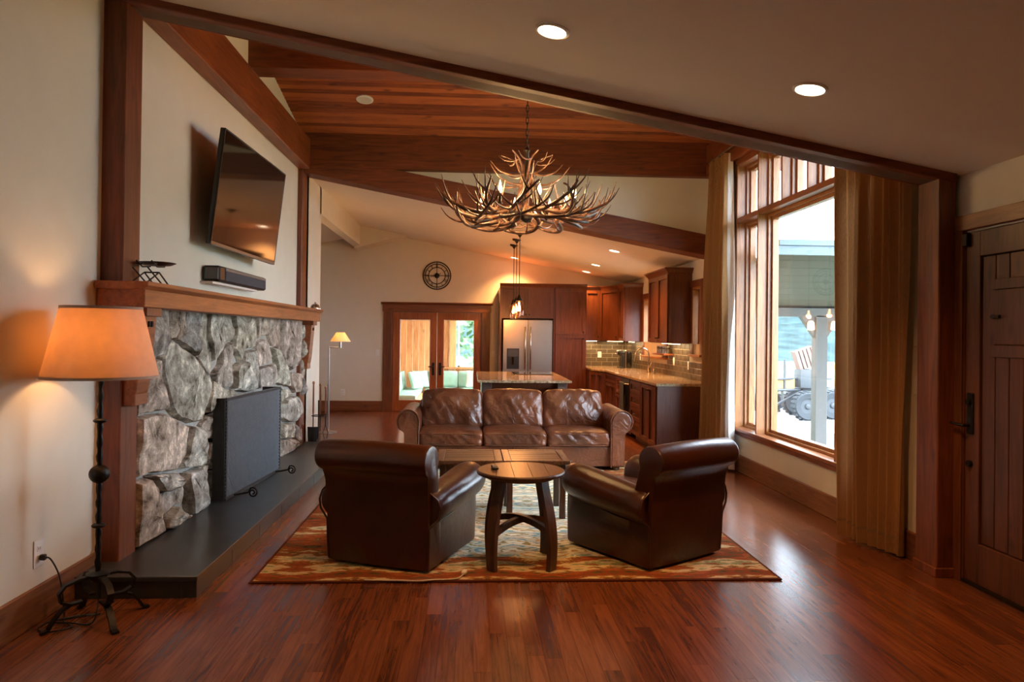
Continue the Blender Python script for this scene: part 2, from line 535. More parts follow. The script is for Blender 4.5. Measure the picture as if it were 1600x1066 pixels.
class MB:
    def __init__(s):
        s.v, s.f = [], []

    def add(s, vs, fs):
        k = len(s.v)
        s.v.extend([tuple(v) for v in vs])
        s.f.extend([tuple(i + k for i in f) for f in fs])
        return s

    def box(s, x0, x1, y0, y1, z0, z1, m=None):
        vs = [Vector((x, y, z)) for x in (x0, x1) for y in (y0, y1) for z in (z0, z1)]
        if m is not None:
            vs = [m @ v for v in vs]
        return s.add(vs, [(0, 1, 3, 2), (4, 6, 7, 5), (0, 4, 5, 1), (2, 3, 7, 6), (0, 2, 6, 4), (1, 5, 7, 3)])

    def prism(s, poly, axis, a, b, m=None):
        """2D polygon extruded along AXIS from a to b; the polygon lies in the other two axes in order"""
        n = len(poly)

        def p3(u, w, t):
            return Vector({'X': (t, u, w), 'Y': (u, t, w), 'Z': (u, w, t)}[axis])
        vs = [p3(u, w, a) for u, w in poly] + [p3(u, w, b) for u, w in poly]
        if m is not None:
            vs = [m @ v for v in vs]
        fs = [tuple(range(n - 1, -1, -1)), tuple(range(n, 2 * n))]
        fs += [(i, (i + 1) % n, n + (i + 1) % n, n + i) for i in range(n)]
        return s.add(vs, fs)

    def tube(s, pts, r, seg=8, closed=False, cap=True):
        pts = [Vector(p) for p in pts]
        n = len(pts)
        rs = r if isinstance(r, (list, tuple)) else [r] * n
        rings = []
        up = None
        for i, p in enumerate(pts):
            if closed:
                t = pts[(i + 1) % n] - pts[i - 1]
            else:
                t = pts[min(i + 1, n - 1)] - pts[max(i - 1, 0)]
            if t.length < 1e-9:
                t = Vector((0, 0, 1))
            t.normalize()
            if up is None:
                up = Vector((0, 0, 1)) if abs(t.z) < 0.9 else Vector((1, 0, 0))
            a = (up - t * up.dot(t))
            if a.length < 1e-6:
                a = t.orthogonal()
            a.normalize()
            up = a
            bb = t.cross(a)
            rings.append([p + (a * math.cos(2 * math.pi * k / seg) + bb * math.sin(2 * math.pi * k / seg)) * rs[i] for k in range(seg)])
        vs = [v for ring in rings for v in ring]
        fs = []
        m = n if closed else n - 1
        for i in range(m):
            j = (i + 1) % n
            for k in range(seg):
                l = (k + 1) % seg
                fs.append((i * seg + k, i * seg + l, j * seg + l, j * seg + k))
        if cap and not closed:
            fs.append(tuple(range(seg - 1, -1, -1)))
            fs.append(tuple((n - 1) * seg + k for k in range(seg)))
        return s.add(vs, fs)

    def lathe(s, prof, c=(0, 0, 0), seg=24, axis='Z', cap=True, m=None):
        """profile of (radius, height) turned round AXIS through C"""
        c = Vector(c)
        vs = []
        for r, h in prof:
            for k in range(seg):
                a = 2 * math.pi * k / seg
                u, w = r * math.cos(a), r * math.sin(a)
                p = {'Z': Vector((u, w, h)), 'X': Vector((h, u, w)), 'Y': Vector((u, h, w))}[axis]
                vs.append((m @ p if m is not None else p) + c)
        fs = []
        for i in range(len(prof) - 1):
            for k in range(seg):
                l = (k + 1) % seg
                fs.append((i * seg + k, i * seg + l, (i + 1) * seg + l, (i + 1) * seg + k))
        if cap:
            fs.append(tuple(range(seg - 1, -1, -1)))
            fs.append(tuple((len(prof) - 1) * seg + k for k in range(seg)))
        return s.add(vs, fs)

    def cyl(s, c, r, h, seg=16, axis='Z'):
        return s.lathe([(r, 0), (r, h)], c, seg, axis)

    def loft(s, rings, cap=True):
        n = len(rings[0])
        vs = [v for r in rings for v in r]
        fs = []
        for i in range(len(rings) - 1):
            for k in range(n):
                l = (k + 1) % n
                fs.append((i * n + k, i * n + l, (i + 1) * n + l, (i + 1) * n + k))
        if cap:
            fs.append(tuple(range(n - 1, -1, -1)))
            fs.append(tuple((len(rings) - 1) * n + k for k in range(n)))
        return s.add(vs, fs)

    def grid(s, fn, nu, nv):
        vs = [fn(i / nu, j / nv) for i in range(nu + 1) for j in range(nv + 1)]
        fs = [(i * (nv + 1) + j, (i + 1) * (nv + 1) + j, (i + 1) * (nv + 1) + j + 1, i * (nv + 1) + j + 1) for i in range(nu) for j in range(nv)]
        return s.add(vs, fs)

    def rbox(s, sx, sy, sz, r, n=8, fn=None, m=None):
        """rounded box of half sizes sx sy sz; FN moves each point"""
        bm = bmesh.new()
        bmesh.ops.create_cube(bm, size=2.0)
        bmesh.ops.subdivide_edges(bm, edges=bm.edges[:], cuts=n, use_grid_fill=True)
        idx = {}
        vs = []
        for i, v in enumerate(bm.verts):
            # crowd the grid towards the rounded edges
            p = Vector((v.co.x * sx, v.co.y * sy, v.co.z * sz))
            q = Vector((max(-sx + r, min(sx - r, p.x)), max(-sy + r, min(sy - r, p.y)), max(-sz + r, min(sz - r, p.z))))
            d = p - q
            if d.length > 1e-9:
                mx = max(abs(d.x), abs(d.y), abs(d.z))
                d = d.normalized() * min(r, mx if mx < r else r)
            p = q + d
            if fn:
                p = fn(p)
            if m is not None:
                p = m @ p
            idx[v] = i
            vs.append(p)
        fs = [tuple(idx[v] for v in f.verts) for f in bm.faces]
        bm.free()
        return s.add(vs, fs)

    def mesh(s, name, bev=0.0, smooth=None, seg=1):
        me = bpy.data.meshes.new(name)
        me.from_pydata(s.v, [], s.f)
        bm = bmesh.new()
        bm.from_mesh(me)
        if bev:
            bmesh.ops.bevel(bm, geom=bm.edges[:], offset=bev, segments=seg, affect='EDGES', clamp_overlap=True)
        bmesh.ops.recalc_face_normals(bm, faces=bm.faces[:])
        bm.to_mesh(me)
        bm.free()
        if smooth is not None:
            me.polygons.foreach_set('use_smooth', [True] * len(me.polygons))
            if smooth < 179:
                me.set_sharp_from_angle(angle=R(smooth))
        me.update()
        return me

    def build(s, name, mat, parent=None, bev=0.0, smooth=None, seg=1):
        me = s.mesh(name, bev, smooth, seg)
        me.materials.append(mat)
        o = bpy.data.objects.new(name, me)
        return link(o, parent)


def box(name, mat, parent, x0, x1, y0, y1, z0, z1, bev=0.0):
    return MB().box(x0, x1, y0, y1, z0, z1).build(name, mat, parent, bev)


def shared(name, me, parent, loc=(0, 0, 0), rot=(0, 0, 0)):
    """an object of its own on shared mesh data"""
    o = bpy.data.objects.new(name, me)
    link(o, parent)
    o.location = o.location + Vector(loc)
    o.rotation_euler = rot
    return o


def children(o):
    return [c for c in bpy.data.objects if c.parent == o]


def copy_tree(o, parent=None):
    kids = list(o.children)
    c = o.copy()
    COL.objects.link(c)
    if parent is not None:
        c.parent = parent
    for k in kids:
        copy_tree(k, c)
    return c


def struct(o, label, cat):
    return tag(o, label, cat, kind='structure')


def light(name, kind, loc, energy, col, parent=None, size=0.05, spot=None, rot=(0, 0, 0), sx=None, sy=None, blend=0.6):
    d = bpy.data.lights.new(name, kind)
    d.energy = energy
    d.color = col
    if kind == 'SPOT':
        d.spot_size = R(spot or 110)
        d.spot_blend = blend
        d.shadow_soft_size = size
    elif kind == 'POINT':
        d.shadow_soft_size = size
    elif kind == 'AREA':
        d.shape = 'RECTANGLE'
        d.size = sx or size
        d.size_y = sy or size
    o = bpy.data.objects.new(name, d)
    link(o, parent)
    o.location = o.location + Vector(loc)
    o.rotation_euler = rot
    return o


WARM = (1.0, 0.45, 0.15)

# ================================================================== THE SETTING
XL, XT, XP, XR, XD = -2.20, -2.13, -2.07, 3.02, 3.09
YA0, YA1, YB0, YB1, YK = 4.43, 4.65, 8.97, 9.32, 14.0


def zc(x):      # near ceiling
    return 3.118 - 0.186 * x


def zk(x):      # kitchen ceiling
    return 3.095 - 0.188 * x


# floor: a slab with oak strips
floor = struct(box('floor', SOOT, None, -5.2, 3.4, -3.2, 14.05, -0.15, -0.012), 'reddish brown oak strip floor', 'floor')
pw = 0.0826
strips = []
rnd = random.Random(3)
for i in range(int((3.09 + 2.2) / pw) + 1):
    x = -2.2 + i * pw
    y = -1.0 - rnd.random()
    while y < 14.0:
        ln = rnd.choice((0.5, 0.7, 0.9, 1.2, 1.5))
        strips.append((x, y, min(ln, 14.0 - y)))
        y += ln
for i in range(38):
    strips.append((-2.2 - (i + 1) * pw, 9.6, 4.4))


def hidden_strip(x, y, l):
    xm = x + pw / 2
    if y + l < 2.85:
        return True
    if -1.28 < xm < 1.9 and y > 4.42 and y + l < 8.5:
        return True
    if xm < -1.56 and y > 4.2 and y + l < 9.3:
        return True
    if xm < -0.66 * (y + l) + 0.1 * 0 and y + l < 4.0:
        return True
    return False


seen = sorted([s for s in strips if not hidden_strip(*s) and s[0] > -2.3], key=lambda s: s[1])[:298]
seen_set = set(seen)
pl_mesh = {}
for (x, y, l) in seen:
    k = round(l, 2)
    if k not in pl_mesh:
        me = MB().box(0.0006, pw - 0.0006, 0.0008, l - 0.0008, -0.012, 0.0).mesh('plank')
        me.materials.append(FLOORW)
        pl_mesh[k] = me
    shared('plank', pl_mesh[k], floor, (x, y, 0))
mb = MB()
for s in strips:
    if s not in seen_set and s[1] + s[2] > 1.5:
        x, y, l = s
        mb.box(x + 0.0006, x + pw - 0.0006, y + 0.0008, y + l - 0.0008, -0.012, 0.0)
tag(mb.build('plank_field', FLOORW_FAR, floor), kind='stuff')

# near ceiling (slopes down towards the window side)
mb = MB().prism([(-2.5, zc(-2.5)), (3.5, zc(3.5)), (3.5, zc(3.5) + 0.2), (-2.5, zc(-2.5) + 0.2)], 'Y', -3.2, YA0 + 0.1)
struct(mb.build('ceiling', CEIL), 'sloped painted ceiling over the front of the room', 'ceiling')
# kitchen ceiling and the hall's
mb = MB().prism([(-2.2, zk(-2.2)), (3.3, zk(3.3)), (3.3, zk(3.3) + 0.2), (-2.2, zk(-2.2) + 0.2)], 'Y', YB0 + 0.1, YK + 0.1)
struct(mb.build('ceiling_kitchen', CEIL), 'sloped cream ceiling over the kitchen', 'ceiling')
mb = MB().prism([(-5.2, 2.65), (-2.15, 3.36), (-2.15, 3.6), (-5.2, 2.9)], 'Y', 9.2, YK + 0.1)
struct(mb.build('ceiling_hall', CEIL), 'sloped ceiling over the side hall', 'ceiling')

# left wall: near part, fireplace wall, stub and header over the hall opening
struct(box('wall_left', WALL, None, XL - 0.2, XL, -3.2, YA0 + 0.1, -0.1, 4.0), 'cream wall behind the iron floor lamp', 'wall')
mb = MB().box(XT - 0.25, XT, YA0 + 0.05, YB1, 1.55, 4.5)
mb.box(XT - 0.25, XT, YA0 + 0.05, YB1, -0.1, 0.1)
mb.box(XT - 0.25, XT, YA0 + 0.05, 5.95, -0.1, 1.6)
mb.box(XT - 0.25, XT, 7.2, YB1, -0.1, 1.6)
mb.box(XT - 0.25, XT, 5.9, 7.25, 0.88, 1.6)
struct(mb.build('wall_fireplace', WALL), 'cream chimney wall above the mantel', 'wall')
mb = MB().box(XP - 0.15, XP, YB1 - 0.1, 10.08, -0.1, 3.62)
mb.box(XP - 0.15, XP, 10.0, YK, 3.12, 3.62)
struct(mb.build('wall_hall', WALL), 'cream wall stub and header beside the hall opening', 'wall')
mb = MB().prism([(XP - 0.1, 3.06), (-1.22, zk(-1.22) + 0.01), (XP - 0.1, 3.5)], 'Y', 13.55, YK + 0.02)
struct(mb.build('wall_return', WALL), 'small sloped soffit where the header meets the back wall', 'wall')
struct(box('wall_hall_side', WALL, None, -5.2, -5.0, 9.0, 14.2, -0.1, 3.6), 'far side wall of the hall', 'wall')
struct(box('wall_hall_end', WALL, None, -5.2, XP - 0.15, 9.0, 9.25, -0.1, 3.6), 'end wall of the hall', 'wall')
# back wall with the french door opening (x -1.53..0.20, z 0..1.93)
DX0, DX1, DZ1 = -1.50, 0.20, 1.915
mb = MB().box(-5.2, DX0, YK, YK + 0.15, -0.1, 4.0).box(DX1, 3.3, YK, YK + 0.15, -0.1, 4.0).box(DX0, DX1, YK, YK + 0.15, DZ1, 4.0)
struct(mb.build('wall_back', WALL), 'warm cream wall around the french doors', 'wall')
# wall closing the room behind the camera
struct(box('wall_front', WALL, None, -2.5, 3.5, -3.2, -3.0, -0.1, 4.0), 'plain cream wall opposite the sofa', 'wall')

# right wall with its openings: front door, big window, two kitchen windows
WY0, WY1, WZ0, WZ1 = 5.14, 8.08, 0.485, 3.46
K1 = (11.02, 12.50, 1.16, 2.14)
K2 = (9.36, 9.72, 1.25, 2.17)
mb = MB()
mb.box(XR, XR + 0.2, YA0 + 0.1, WY0, -0.1, 4.5)
mb.box(XR, XR + 0.2, WY1, YB1, -0.1, 4.5)
mb.box(XR, XR + 0.2, WY0, WY1, -0.1, WZ0)
mb.box(XR, XR + 0.2, WY0, WY1, WZ1, 4.5)
struct(mb.build('wall_window', WALL), 'cream wall under and around the tall window', 'wall')
mb = MB()
ys = [YB1, K2[0], K2[1], K1[0], K1[1], YK + 0.1]
mb.box(XR, XR + 0.2, ys[0], ys[1], -0.1, 3.0).box(XR, XR + 0.2, ys[2], ys[3], -0.1, 3.0).box(XR, XR + 0.2, ys[4], ys[5], -0.1, 3.0)
for a, b_, z0, z1 in (K1, K2):
    mb.box(XR, XR + 0.2, a, b_, -0.1, z0).box(XR, XR + 0.2, a, b_, z1, 3.0)
struct(mb.build('wall_kitchen', WALL), 'cream kitchen wall behind the cabinets', 'wall')
mb = MB()
FD0, FD1, FDZ = 3.44, 4.36, 2.17
mb.box(XD, XD + 0.2, -3.2, FD0, -0.1, 3.0).box(XD, XD + 0.2, FD1, YA0 + 0.2, -0.1, 3.0).box(XD, XD + 0.2, FD0, FD1, FDZ, 3.0)
struct(mb.build('wall_right', WALL), 'cream wall around the plank entry door', 'wall')

# timber frame
def timber(mb, mat, label, name='timber_beam', cat='beam', bev=0.006):
    return struct(mb.build(name, mat, None, bev), label, cat)


def zA(x):
    return 3.068 - 0.1866 * x


def zB(x):
    return 3.074 - 0.187 * x


timber(MB().box(XL - 0.02, XP, YA0, YA1, 0.1, 3.6), TIMBER_Z, 'dark stained timber post beside the iron floor lamp', 'timber_post', 'post')
timber(MB().box(2.949, 3.06, YA0, YA1, 0.055, 2.62), TIMBER_Z, 'dark stained timber post between curtain and entry door', 'timber_post', 'post')
timber(MB().box(2.935, 3.06, YA0 - 0.012, YA1 + 0.01, 0.0, 0.06), TIMBER_Z, 'plinth block under the post by the entry door', 'post_plinth', 'plinth', 0.004)
timber(MB().box(XT, XP, YB0, YB1, 0.0, 3.53), TIMBER_Z, 'timber post at the far end of the fireplace wall', 'timber_post', 'post')
timber(MB().prism([(XL, zA(XL)), (3.06, zA(3.06)), (3.06, zA(3.06) + 0.3), (XL, zA(XL) + 0.3)], 'Y', YA0 - 0.012, YA1), TIMBER_X, 'sloping timber beam crossing under the front ceiling')
timber(MB().prism([(XP - 0.02, zB(XP)), (XR, zB(XR)), (XR, zB(XR) + 0.265), (XP - 0.02, zB(XP) + 0.265)], 'Y', YB0 + 0.012, YB1), TIMBER_X, 'sloping timber beam at the edge of the kitchen ceiling')
timber(MB().box(XP - 0.04, XR, YB0, YB1 - 0.02, 3.515, 3.945), TIMBER_X, 'deep level timber beam behind the antler chandelier')
timber(MB().box(XT, -1.985, YA1 - 0.02, YB0, 3.49, 3.86), TIMBER_Y, 'level timber beam along the top of the fireplace wall')
timber(MB().box(2.93, XR + 0.02, YA1 - 0.02, YB0, 3.50, 3.9), TIMBER_Y, 'level timber beam over the tall window')
timber(MB().box(XP - 0.06, XR, 6.86, 7.13, 3.96, 4.36), TIMBER_X, 'ridge beam under the plank ceiling')
# plaster infill between the beams
struct(MB().prism([(XP, zB(XP)), (XR, zB(XR)), (XR, 4.3), (XP, 4.3)], 'Y', YB0 + 0.12, YB1 - 0.05).build('wall_infill', WALL), 'cream plaster triangle between the level and sloping beams', 'wall')
struct(MB().prism([(XP, zA(XP)), (XR, zA(XR)), (XR, 4.3), (XP, 4.3)], 'Y', YA0 + 0.06, YA1 - 0.03).build('wall_infill', WALL), 'cream plaster above the front sloping beam', 'wall')

# plank ceiling: two slopes of boards meeting on the ridge beam
def zr(y):
    return 4.335 - 0.2 * abs(y - 6.99)


pc = thing('ceiling_plank', 'reddish tongue and groove plank ceiling over the seating', 'ceiling', (0, 7, 4), kind='structure')
mb = MB().prism([(4.3, zr(4.3) + 0.03), (6.99, 4.365), (9.5, zr(9.5) + 0.03), (9.5, zr(9.5) + 0.2), (6.99, 4.55), (4.3, zr(4.3) + 0.2)], 'X', -2.4, 3.25)
mb.build('deck', SOOT, pc)
bw = 0.083
for side in (1, -1):
    k = 0
    while True:
        d0 = k * bw
        y0 = 6.99 + side * d0
        y1 = 6.99 + side * (d0 + bw)
        if (side > 0 and y0 > 9.25) or (side < 0 and y1 < 4.45):
            break
        g = 0.0062 * side
        yb0, yb1 = y0 + g, y1 - g
        pr = [(yb0, zr(yb0)), (yb1, zr(yb1)), (yb1, zr(yb1) + 0.028), (yb0, zr(yb0) + 0.028)]
        # half-round bead on the room side
        c = (y0 + y1) / 2
        pr = [(yb0, zr(yb0) + 0.012), (yb0 + 2 * g, zr(yb0)), (c - 1.6 * g, zr(c)), (c, zr(c) + 0.012), (c + 1.6 * g, zr(c)), (yb1 - 2 * g, zr(yb1)), (yb1, zr(yb1) + 0.012), (yb1, zr(yb1) + 0.028), (yb0, zr(yb0) + 0.028)]
        MB().prism(pr, 'X', XP - 0.05, XR).build('plank', PLANKCEIL, pc)
        k += 1
for (nm, x0, x1) in (('wall_gable', XT - 0.1, XT + 0.03), ):
    mb = MB().prism([(4.5, 3.8), (9.3, 3.8), (9.3, zr(9.3) + 0.05), (6.99, 4.38), (4.5, zr(4.5) + 0.05)], 'X', x0, x1)
    struct(mb.build(nm, WALL), 'cream gable wall above the fireplace beam', 'wall')

# baseboards
def baseboard(name, label, x0, x1, y0, y1, mat, h=0.19):
    struct(box(name, mat, None, x0, x1, y0, y1, 0.0, h, 0.004), label, 'baseboard')


baseboard('baseboard_left', 'knotty alder baseboard behind the iron lamp', XL, XL + 0.02, -3, YA0, TRIM_Y)
baseboard('baseboard_right', 'knotty alder baseboard under the tall window', XR - 0.02, XR, YA1, 8.93, TRIM_Y)
baseboard('baseboard_back', 'alder baseboard beside the french doors', -5.0, -1.68, YK - 0.02, YK, TRIM_X, 0.2)
baseboard('baseboard_back', 'short alder baseboard beside the refrigerator', 0.35, 0.5, YK - 0.02, YK, TRIM_X, 0.2)
baseboard('baseboard_door', 'dark baseboard scrap beside the entry door', XD - 0.02, XD, 4.43 - 0.02, YA0 + 0.05, TRIM_Y)

# ------------------------------------------------------------------ tall window
w1 = thing('window_1', 'tall pine framed window between the linen curtains', 'window', (XR, 6.6, WZ0), kind='structure')
mull = [(WY1 - 0.035, WY1), (7.44, 7.475), (5.78, 5.815), (WY0, WY0 + 0.035)]
for (a, b_) in mull:
    MB().box(XR - 0.03, XR + 0.19, a, b_, WZ0, WZ1).build('jamb', WIN_Z, w1, 0.003)
MB().box(XR - 0.03, XR + 0.19, WY0, WY1, WZ1 - 0.03, WZ1).build('head', WIN_Y, w1, 0.003)
MB().box(XR - 0.055, XR + 0.19, WY0 - 0.06, WY1 + 0.05, WZ0 - 0.028, WZ0 + 0.004).build('sill', WIN_Y, w1, 0.004)
MB().box(XR - 0.03, XR, WY0 - 0.05, WY1 + 0.03, WZ0 - 0.075, WZ0 - 0.02).build('apron', TIMBER_Y, w1, 0.003)
MB().box(XR - 0.022, XR, WY0 - 0.07, WY1 + 0.05, WZ1, WZ1 + 0.06).build('head_casing', TIMBER_Y, w1, 0.003)
MB().box(XR - 0.022, XR, WY1, WY1 + 0.05, WZ0, WZ1).build('side_casing', TIMBER_Z, w1, 0.003)
MB().box(XR - 0.022, XR, WY0 - 0.05, WY0, WZ0, WZ1).build('side_casing', TIMBER_Z, w1, 0.003)
bays = [(mull[1][1], mull[0][0]), (mull[2][1], mull[1][0]), (mull[3][1], mull[2][0])]
TZ = (2.79, 2.845)


def sash(parent, y0, y1, z0, z1):
    """stepped sash with its pane"""
    x = XR + 0.07
    m = MB()
    for (off, wd, xa, xb) in ((0.0, 0.028, x, x + 0.10), (0.028, 0.03, x + 0.035, x + 0.10)):
        a, b_, c, d = y0 + off, y1 - off, z0 + off, z1 - off
        m.box(xa, xb, a, a + wd, c, d).box(xa, xb, b_ - wd, b_, c, d)
        m.box(xa, xb, a + wd, b_ - wd, c, c + wd).box(xa, xb, a + wd, b_ - wd, d - wd, d)
    o = m.build('sash', WIN_Z, parent, 0.002)
    MB().box(x + 0.072, x + 0.078, y0 + 0.05, y1 - 0.05, z0 + 0.05, z1 - 0.05).build('pane', GLASS, o)
    return o


for bi, (a, b_) in enumerate(bays):
    MB().box(XR - 0.025, XR + 0.19, a, b_, *TZ).build('transom', WIN_Y, w1, 0.003)
    sash(w1, a, b_, WZ0, TZ[0])
    if bi == 1:
        n = 3
        for k in range(n):
            c0 = a + (b_ - a) * k / n
            c1 = a + (b_ - a) * (k + 1) / n
            if k:
                MB().box(XR - 0.02, XR + 0.19, c0 - 0.016, c0 + 0.016, TZ[1], WZ1 - 0.03).build('mullion', WIN_Z, w1, 0.003)
            sash(w1, c0 + (0.016 if k else 0), c1 - (0.016 if k < n - 1 else 0), TZ[1], WZ1 - 0.03)
    else:
        sash(w1, a, b_, TZ[1], WZ1 - 0.03)

# kitchen windows
def kwin(name, label, k):
    a, b_, z0, z1 = k
    w = thing(name, label, 'window', (XR, (a + b_) / 2, z0), kind='structure')
    m = MB()
    for (p, q) in ((a, a + 0.03), (b_ - 0.03, b_)):
        m.box(XR - 0.02, XR + 0.18, p, q, z0, z1)
    m.box(XR - 0.02, XR + 0.18, a, b_, z1 - 0.03, z1).box(XR - 0.05, XR + 0.18, a - 0.07, b_ + 0.07, z0 - 0.02, z0 + 0.01)
    m.build('frame', WIN_Z, w, 0.002)
    m = MB().box(XR - 0.022, XR, a - 0.07, a, z0, z1 + 0.01).box(XR - 0.022, XR, b_, b_ + 0.07, z0, z1 + 0.01).box(XR - 0.03, XR, a - 0.09, b_ + 0.09, z1, z1 + 0.09)
    m.build('casing', TIMBER_Z, w, 0.003)
    sash(w, a + 0.03, b_ - 0.03, z0 + 0.01, z1 - 0.03)


kwin('window_2', 'wide kitchen window over the sink', K1)
kwin('window_3', 'narrow kitchen window beside the curtain', K2)

# ------------------------------------------------------------------ french doors
d1 = thing('door_1', 'pair of glazed french doors below the wall clock', 'door', ((DX0 + DX1) / 2, YK, 0), kind='structure')
yf = YK - 0.03
m = MB().box(DX0 - 0.17, DX0 - 0.01, yf, YK, 0, DZ1).box(DX1 + 0.01, DX1 + 0.17, yf, YK, 0, DZ1)
m.build('side_casing', TRIM_Z, d1, 0.003)
m = MB().box(DX0 - 0.185, DX1 + 0.185, yf - 0.005, YK, DZ1, DZ1 + 0.135)
m.prism([(yf - 0.01, DZ1 + 0.135), (yf - 0.045, DZ1 + 0.165), (yf - 0.045, DZ1 + 0.18), (YK, DZ1 + 0.18), (YK, DZ1 + 0.135)], 'X', DX0 - 0.215, DX1 + 0.215)
m.build('head_casing', TRIM_X, d1)
MB().box(DX0 - 0.01, DX0 + 0.012, YK - 0.01, YK + 0.16, 0, DZ1).box(DX1 - 0.012, DX1 + 0.01, YK - 0.01, YK + 0.16, 0, DZ1).box(DX0, DX1, YK - 0.01, YK + 0.16, DZ1 - 0.012, DZ1).build('jamb', TRIM_Z, d1)
MB().box(DX0, DX1, YK - 0.02, YK + 0.16, -0.012, 0.012).build('threshold', TRIM_X, d1)
xm = (DX0 + DX1) / 2
for (a, b_, hs) in ((DX0 + 0.012, xm - 0.003, 1), (xm + 0.003, DX1 - 0.012, -1)):
    st, tr, br = 0.125, 0.135, 0.215
    y0, y1 = YK + 0.02, YK + 0.065
    m = MB().box(a, a + st, y0, y1, 0.014, DZ1 - 0.014).box(b_ - st, b_, y0, y1, 0.014, DZ1 - 0.014)
    m.box(a + st, b_ - st, y0, y1, 0.014, br).box(a + st, b_ - st, y0, y1, DZ1 - 0.014 - tr, DZ1 - 0.014)
    leaf = m.build('leaf', FRENCH, d1, 0.003)
    MB().box(a + st, b_ - st, y0 + 0.02, y0 + 0.026, br, DZ1 - 0.014 - tr).build('pane', GLASS, leaf)
    m = MB()
    for (u0, u1, v0, v1) in ((a + st, a + st + 0.012, br, DZ1 - tr - 0.014), (b_ - st - 0.012, b_ - st, br, DZ1 - tr - 0.014), (a + st, b_ - st, br, br + 0.012), (a + st, b_ - st, DZ1 - tr - 0.026, DZ1 - tr - 0.014)):
        m.box(u0, u1, y0 + 0.004, y0 + 0.019, v0, v1)
    m.build('glazing_bead', WHITEP, leaf)
    hx = (b_ - st * 0.5) if hs > 0 else (a + st * 0.5)
    m = MB().box(hx - 0.024, hx + 0.024, y0 - 0.012, y0, 0.70, 0.94)
    m.tube([(hx, y0 - 0.01, 0.86), (hx, y0 - 0.05, 0.86), (hx - hs * 0.09, y0 - 0.05, 0.865)], 0.011, 8)
    m.build('handle', IRON, leaf, 0.002)

# ------------------------------------------------------------------ entry door on the right wall
d2 = thing('door_2', 'dark plank entry door with a small hatch', 'door', (XD, 3.9, 0), kind='structure')
xd = XD - 0.012
MB().box(XD - 0.035, XD, FD1 + 0.005, FD1 + 0.115, 0, FDZ + 0.01).box(XD - 0.035, XD, FD0 - 0.115, FD0 - 0.005, 0, FDZ + 0.01).build('side_casing', TRIM_Z, d2, 0.003)
MB().box(XD - 0.04, XD, FD0 - 0.13, FD1 + 0.125, FDZ + 0.01, FDZ + 0.105).build('head_casing', TRIM_Y, d2, 0.003)
MB().box(XD - 0.02, XD + 0.16, FD1 - 0.002, FD1 + 0.006, 0, FDZ).build('jamb', TRIM_Z, d2)
MB().box(XD - 0.03, XD + 0.16, FD0, FD1, 0.0, 0.02).build('threshold', BRONZE, d2)
st = 0.125
za, zb = 0.265, FDZ - 0.16
m = MB().box(xd, xd + 0.05, FD1 - st, FD1 - 0.004, 0.02, FDZ - 0.006)
m.build('stile', DOORW, d2, 0.003)
MB().box(xd, xd + 0.05, FD0 + 0.004, FD0 + st, 0.02, FDZ - 0.006).build('stile', DOORW, d2, 0.003)
MB().box(xd, xd + 0.05, FD0 + st, FD1 - st, 0.02, za).build('bottom_rail', DOORW, d2, 0.003)
MB().box(xd, xd + 0.05, FD0 + st, FD1 - st, zb, FDZ - 0.006).build('top_rail', DOORW, d2, 0.003)
MB().box(xd + 0.042, xd + 0.06, FD0 - 0.02, FD1 + 0.02, 0.0, FDZ + 0.02).build('back_panel', DOORW, d2)
y = FD1 - st
k = 0
hatch = (FD0 + st + 0.11, FD1 - st - 0.115, 1.47, 1.80)
while y > FD0 + st + 0.01:
    y2 = max(FD0 + st, y - 0.112)
    MB().box(xd + 0.016, xd + 0.04, y2 + 0.003, y - 0.003, za + 0.006, zb - 0.006).build('plank', DOORW, d2, 0.002)
    y = y2
    k += 1
MB().box(xd + 0.006, xd + 0.03, hatch[0] - 0.02, hatch[1] + 0.02, hatch[2] - 0.07, hatch[2]).build('hatch_rail', DOORW, d2, 0.002)
MB().box(xd + 0.006, xd + 0.03, hatch[0] - 0.02, hatch[1] + 0.02, hatch[3], hatch[3] + 0.06).build('hatch_rail', DOORW, d2, 0.002)
hd = MB().box(xd + 0.004, xd + 0.03, hatch[0], hatch[1] - 0.006, hatch[2] + 0.005, hatch[3] - 0.005).build('hatch', DOORW, d2, 0.002)
MB().box(xd - 0.012, xd + 0.006, hatch[1] - 0.055, hatch[1] + 0.012, 1.63, 1.648).cyl((xd - 0.008, hatch[1], 1.639), 0.014, 0.014, 10, 'X').build('latch', IRON, hd)
hp = MB().box(xd - 0.014, xd + 0.002, FD1 - 0.085, FD1 - 0.03, 0.92, 1.175).build('handle_plate', IRON, d2, 0.006)
MB().tube([(xd, FD1 - 0.058, 0.975), (xd - 0.055, FD1 - 0.058, 0.975), (xd - 0.06, FD1 - 0.03, 0.976), (xd - 0.06, FD1 + 0.045, 0.98)], 0.009, 8).build('lever', IRON, hp)
MB().cyl((xd - 0.03, FD1 - 0.058, 1.12), 0.019, 0.02, 12, 'X').build('thumb_turn', IRON, hp)
MB().cyl((xd - 0.02, FD1 - 0.055, 0.74), 0.02, 0.022, 12, 'X').build('deadbolt', IRON, d2)
MB().box(xd - 0.03, xd + 0.002, FD1 - 0.045, FD1 + 0.0, FDZ - 0.09, FDZ - 0.012).build('closer_block', IRON, d2, 0.004)

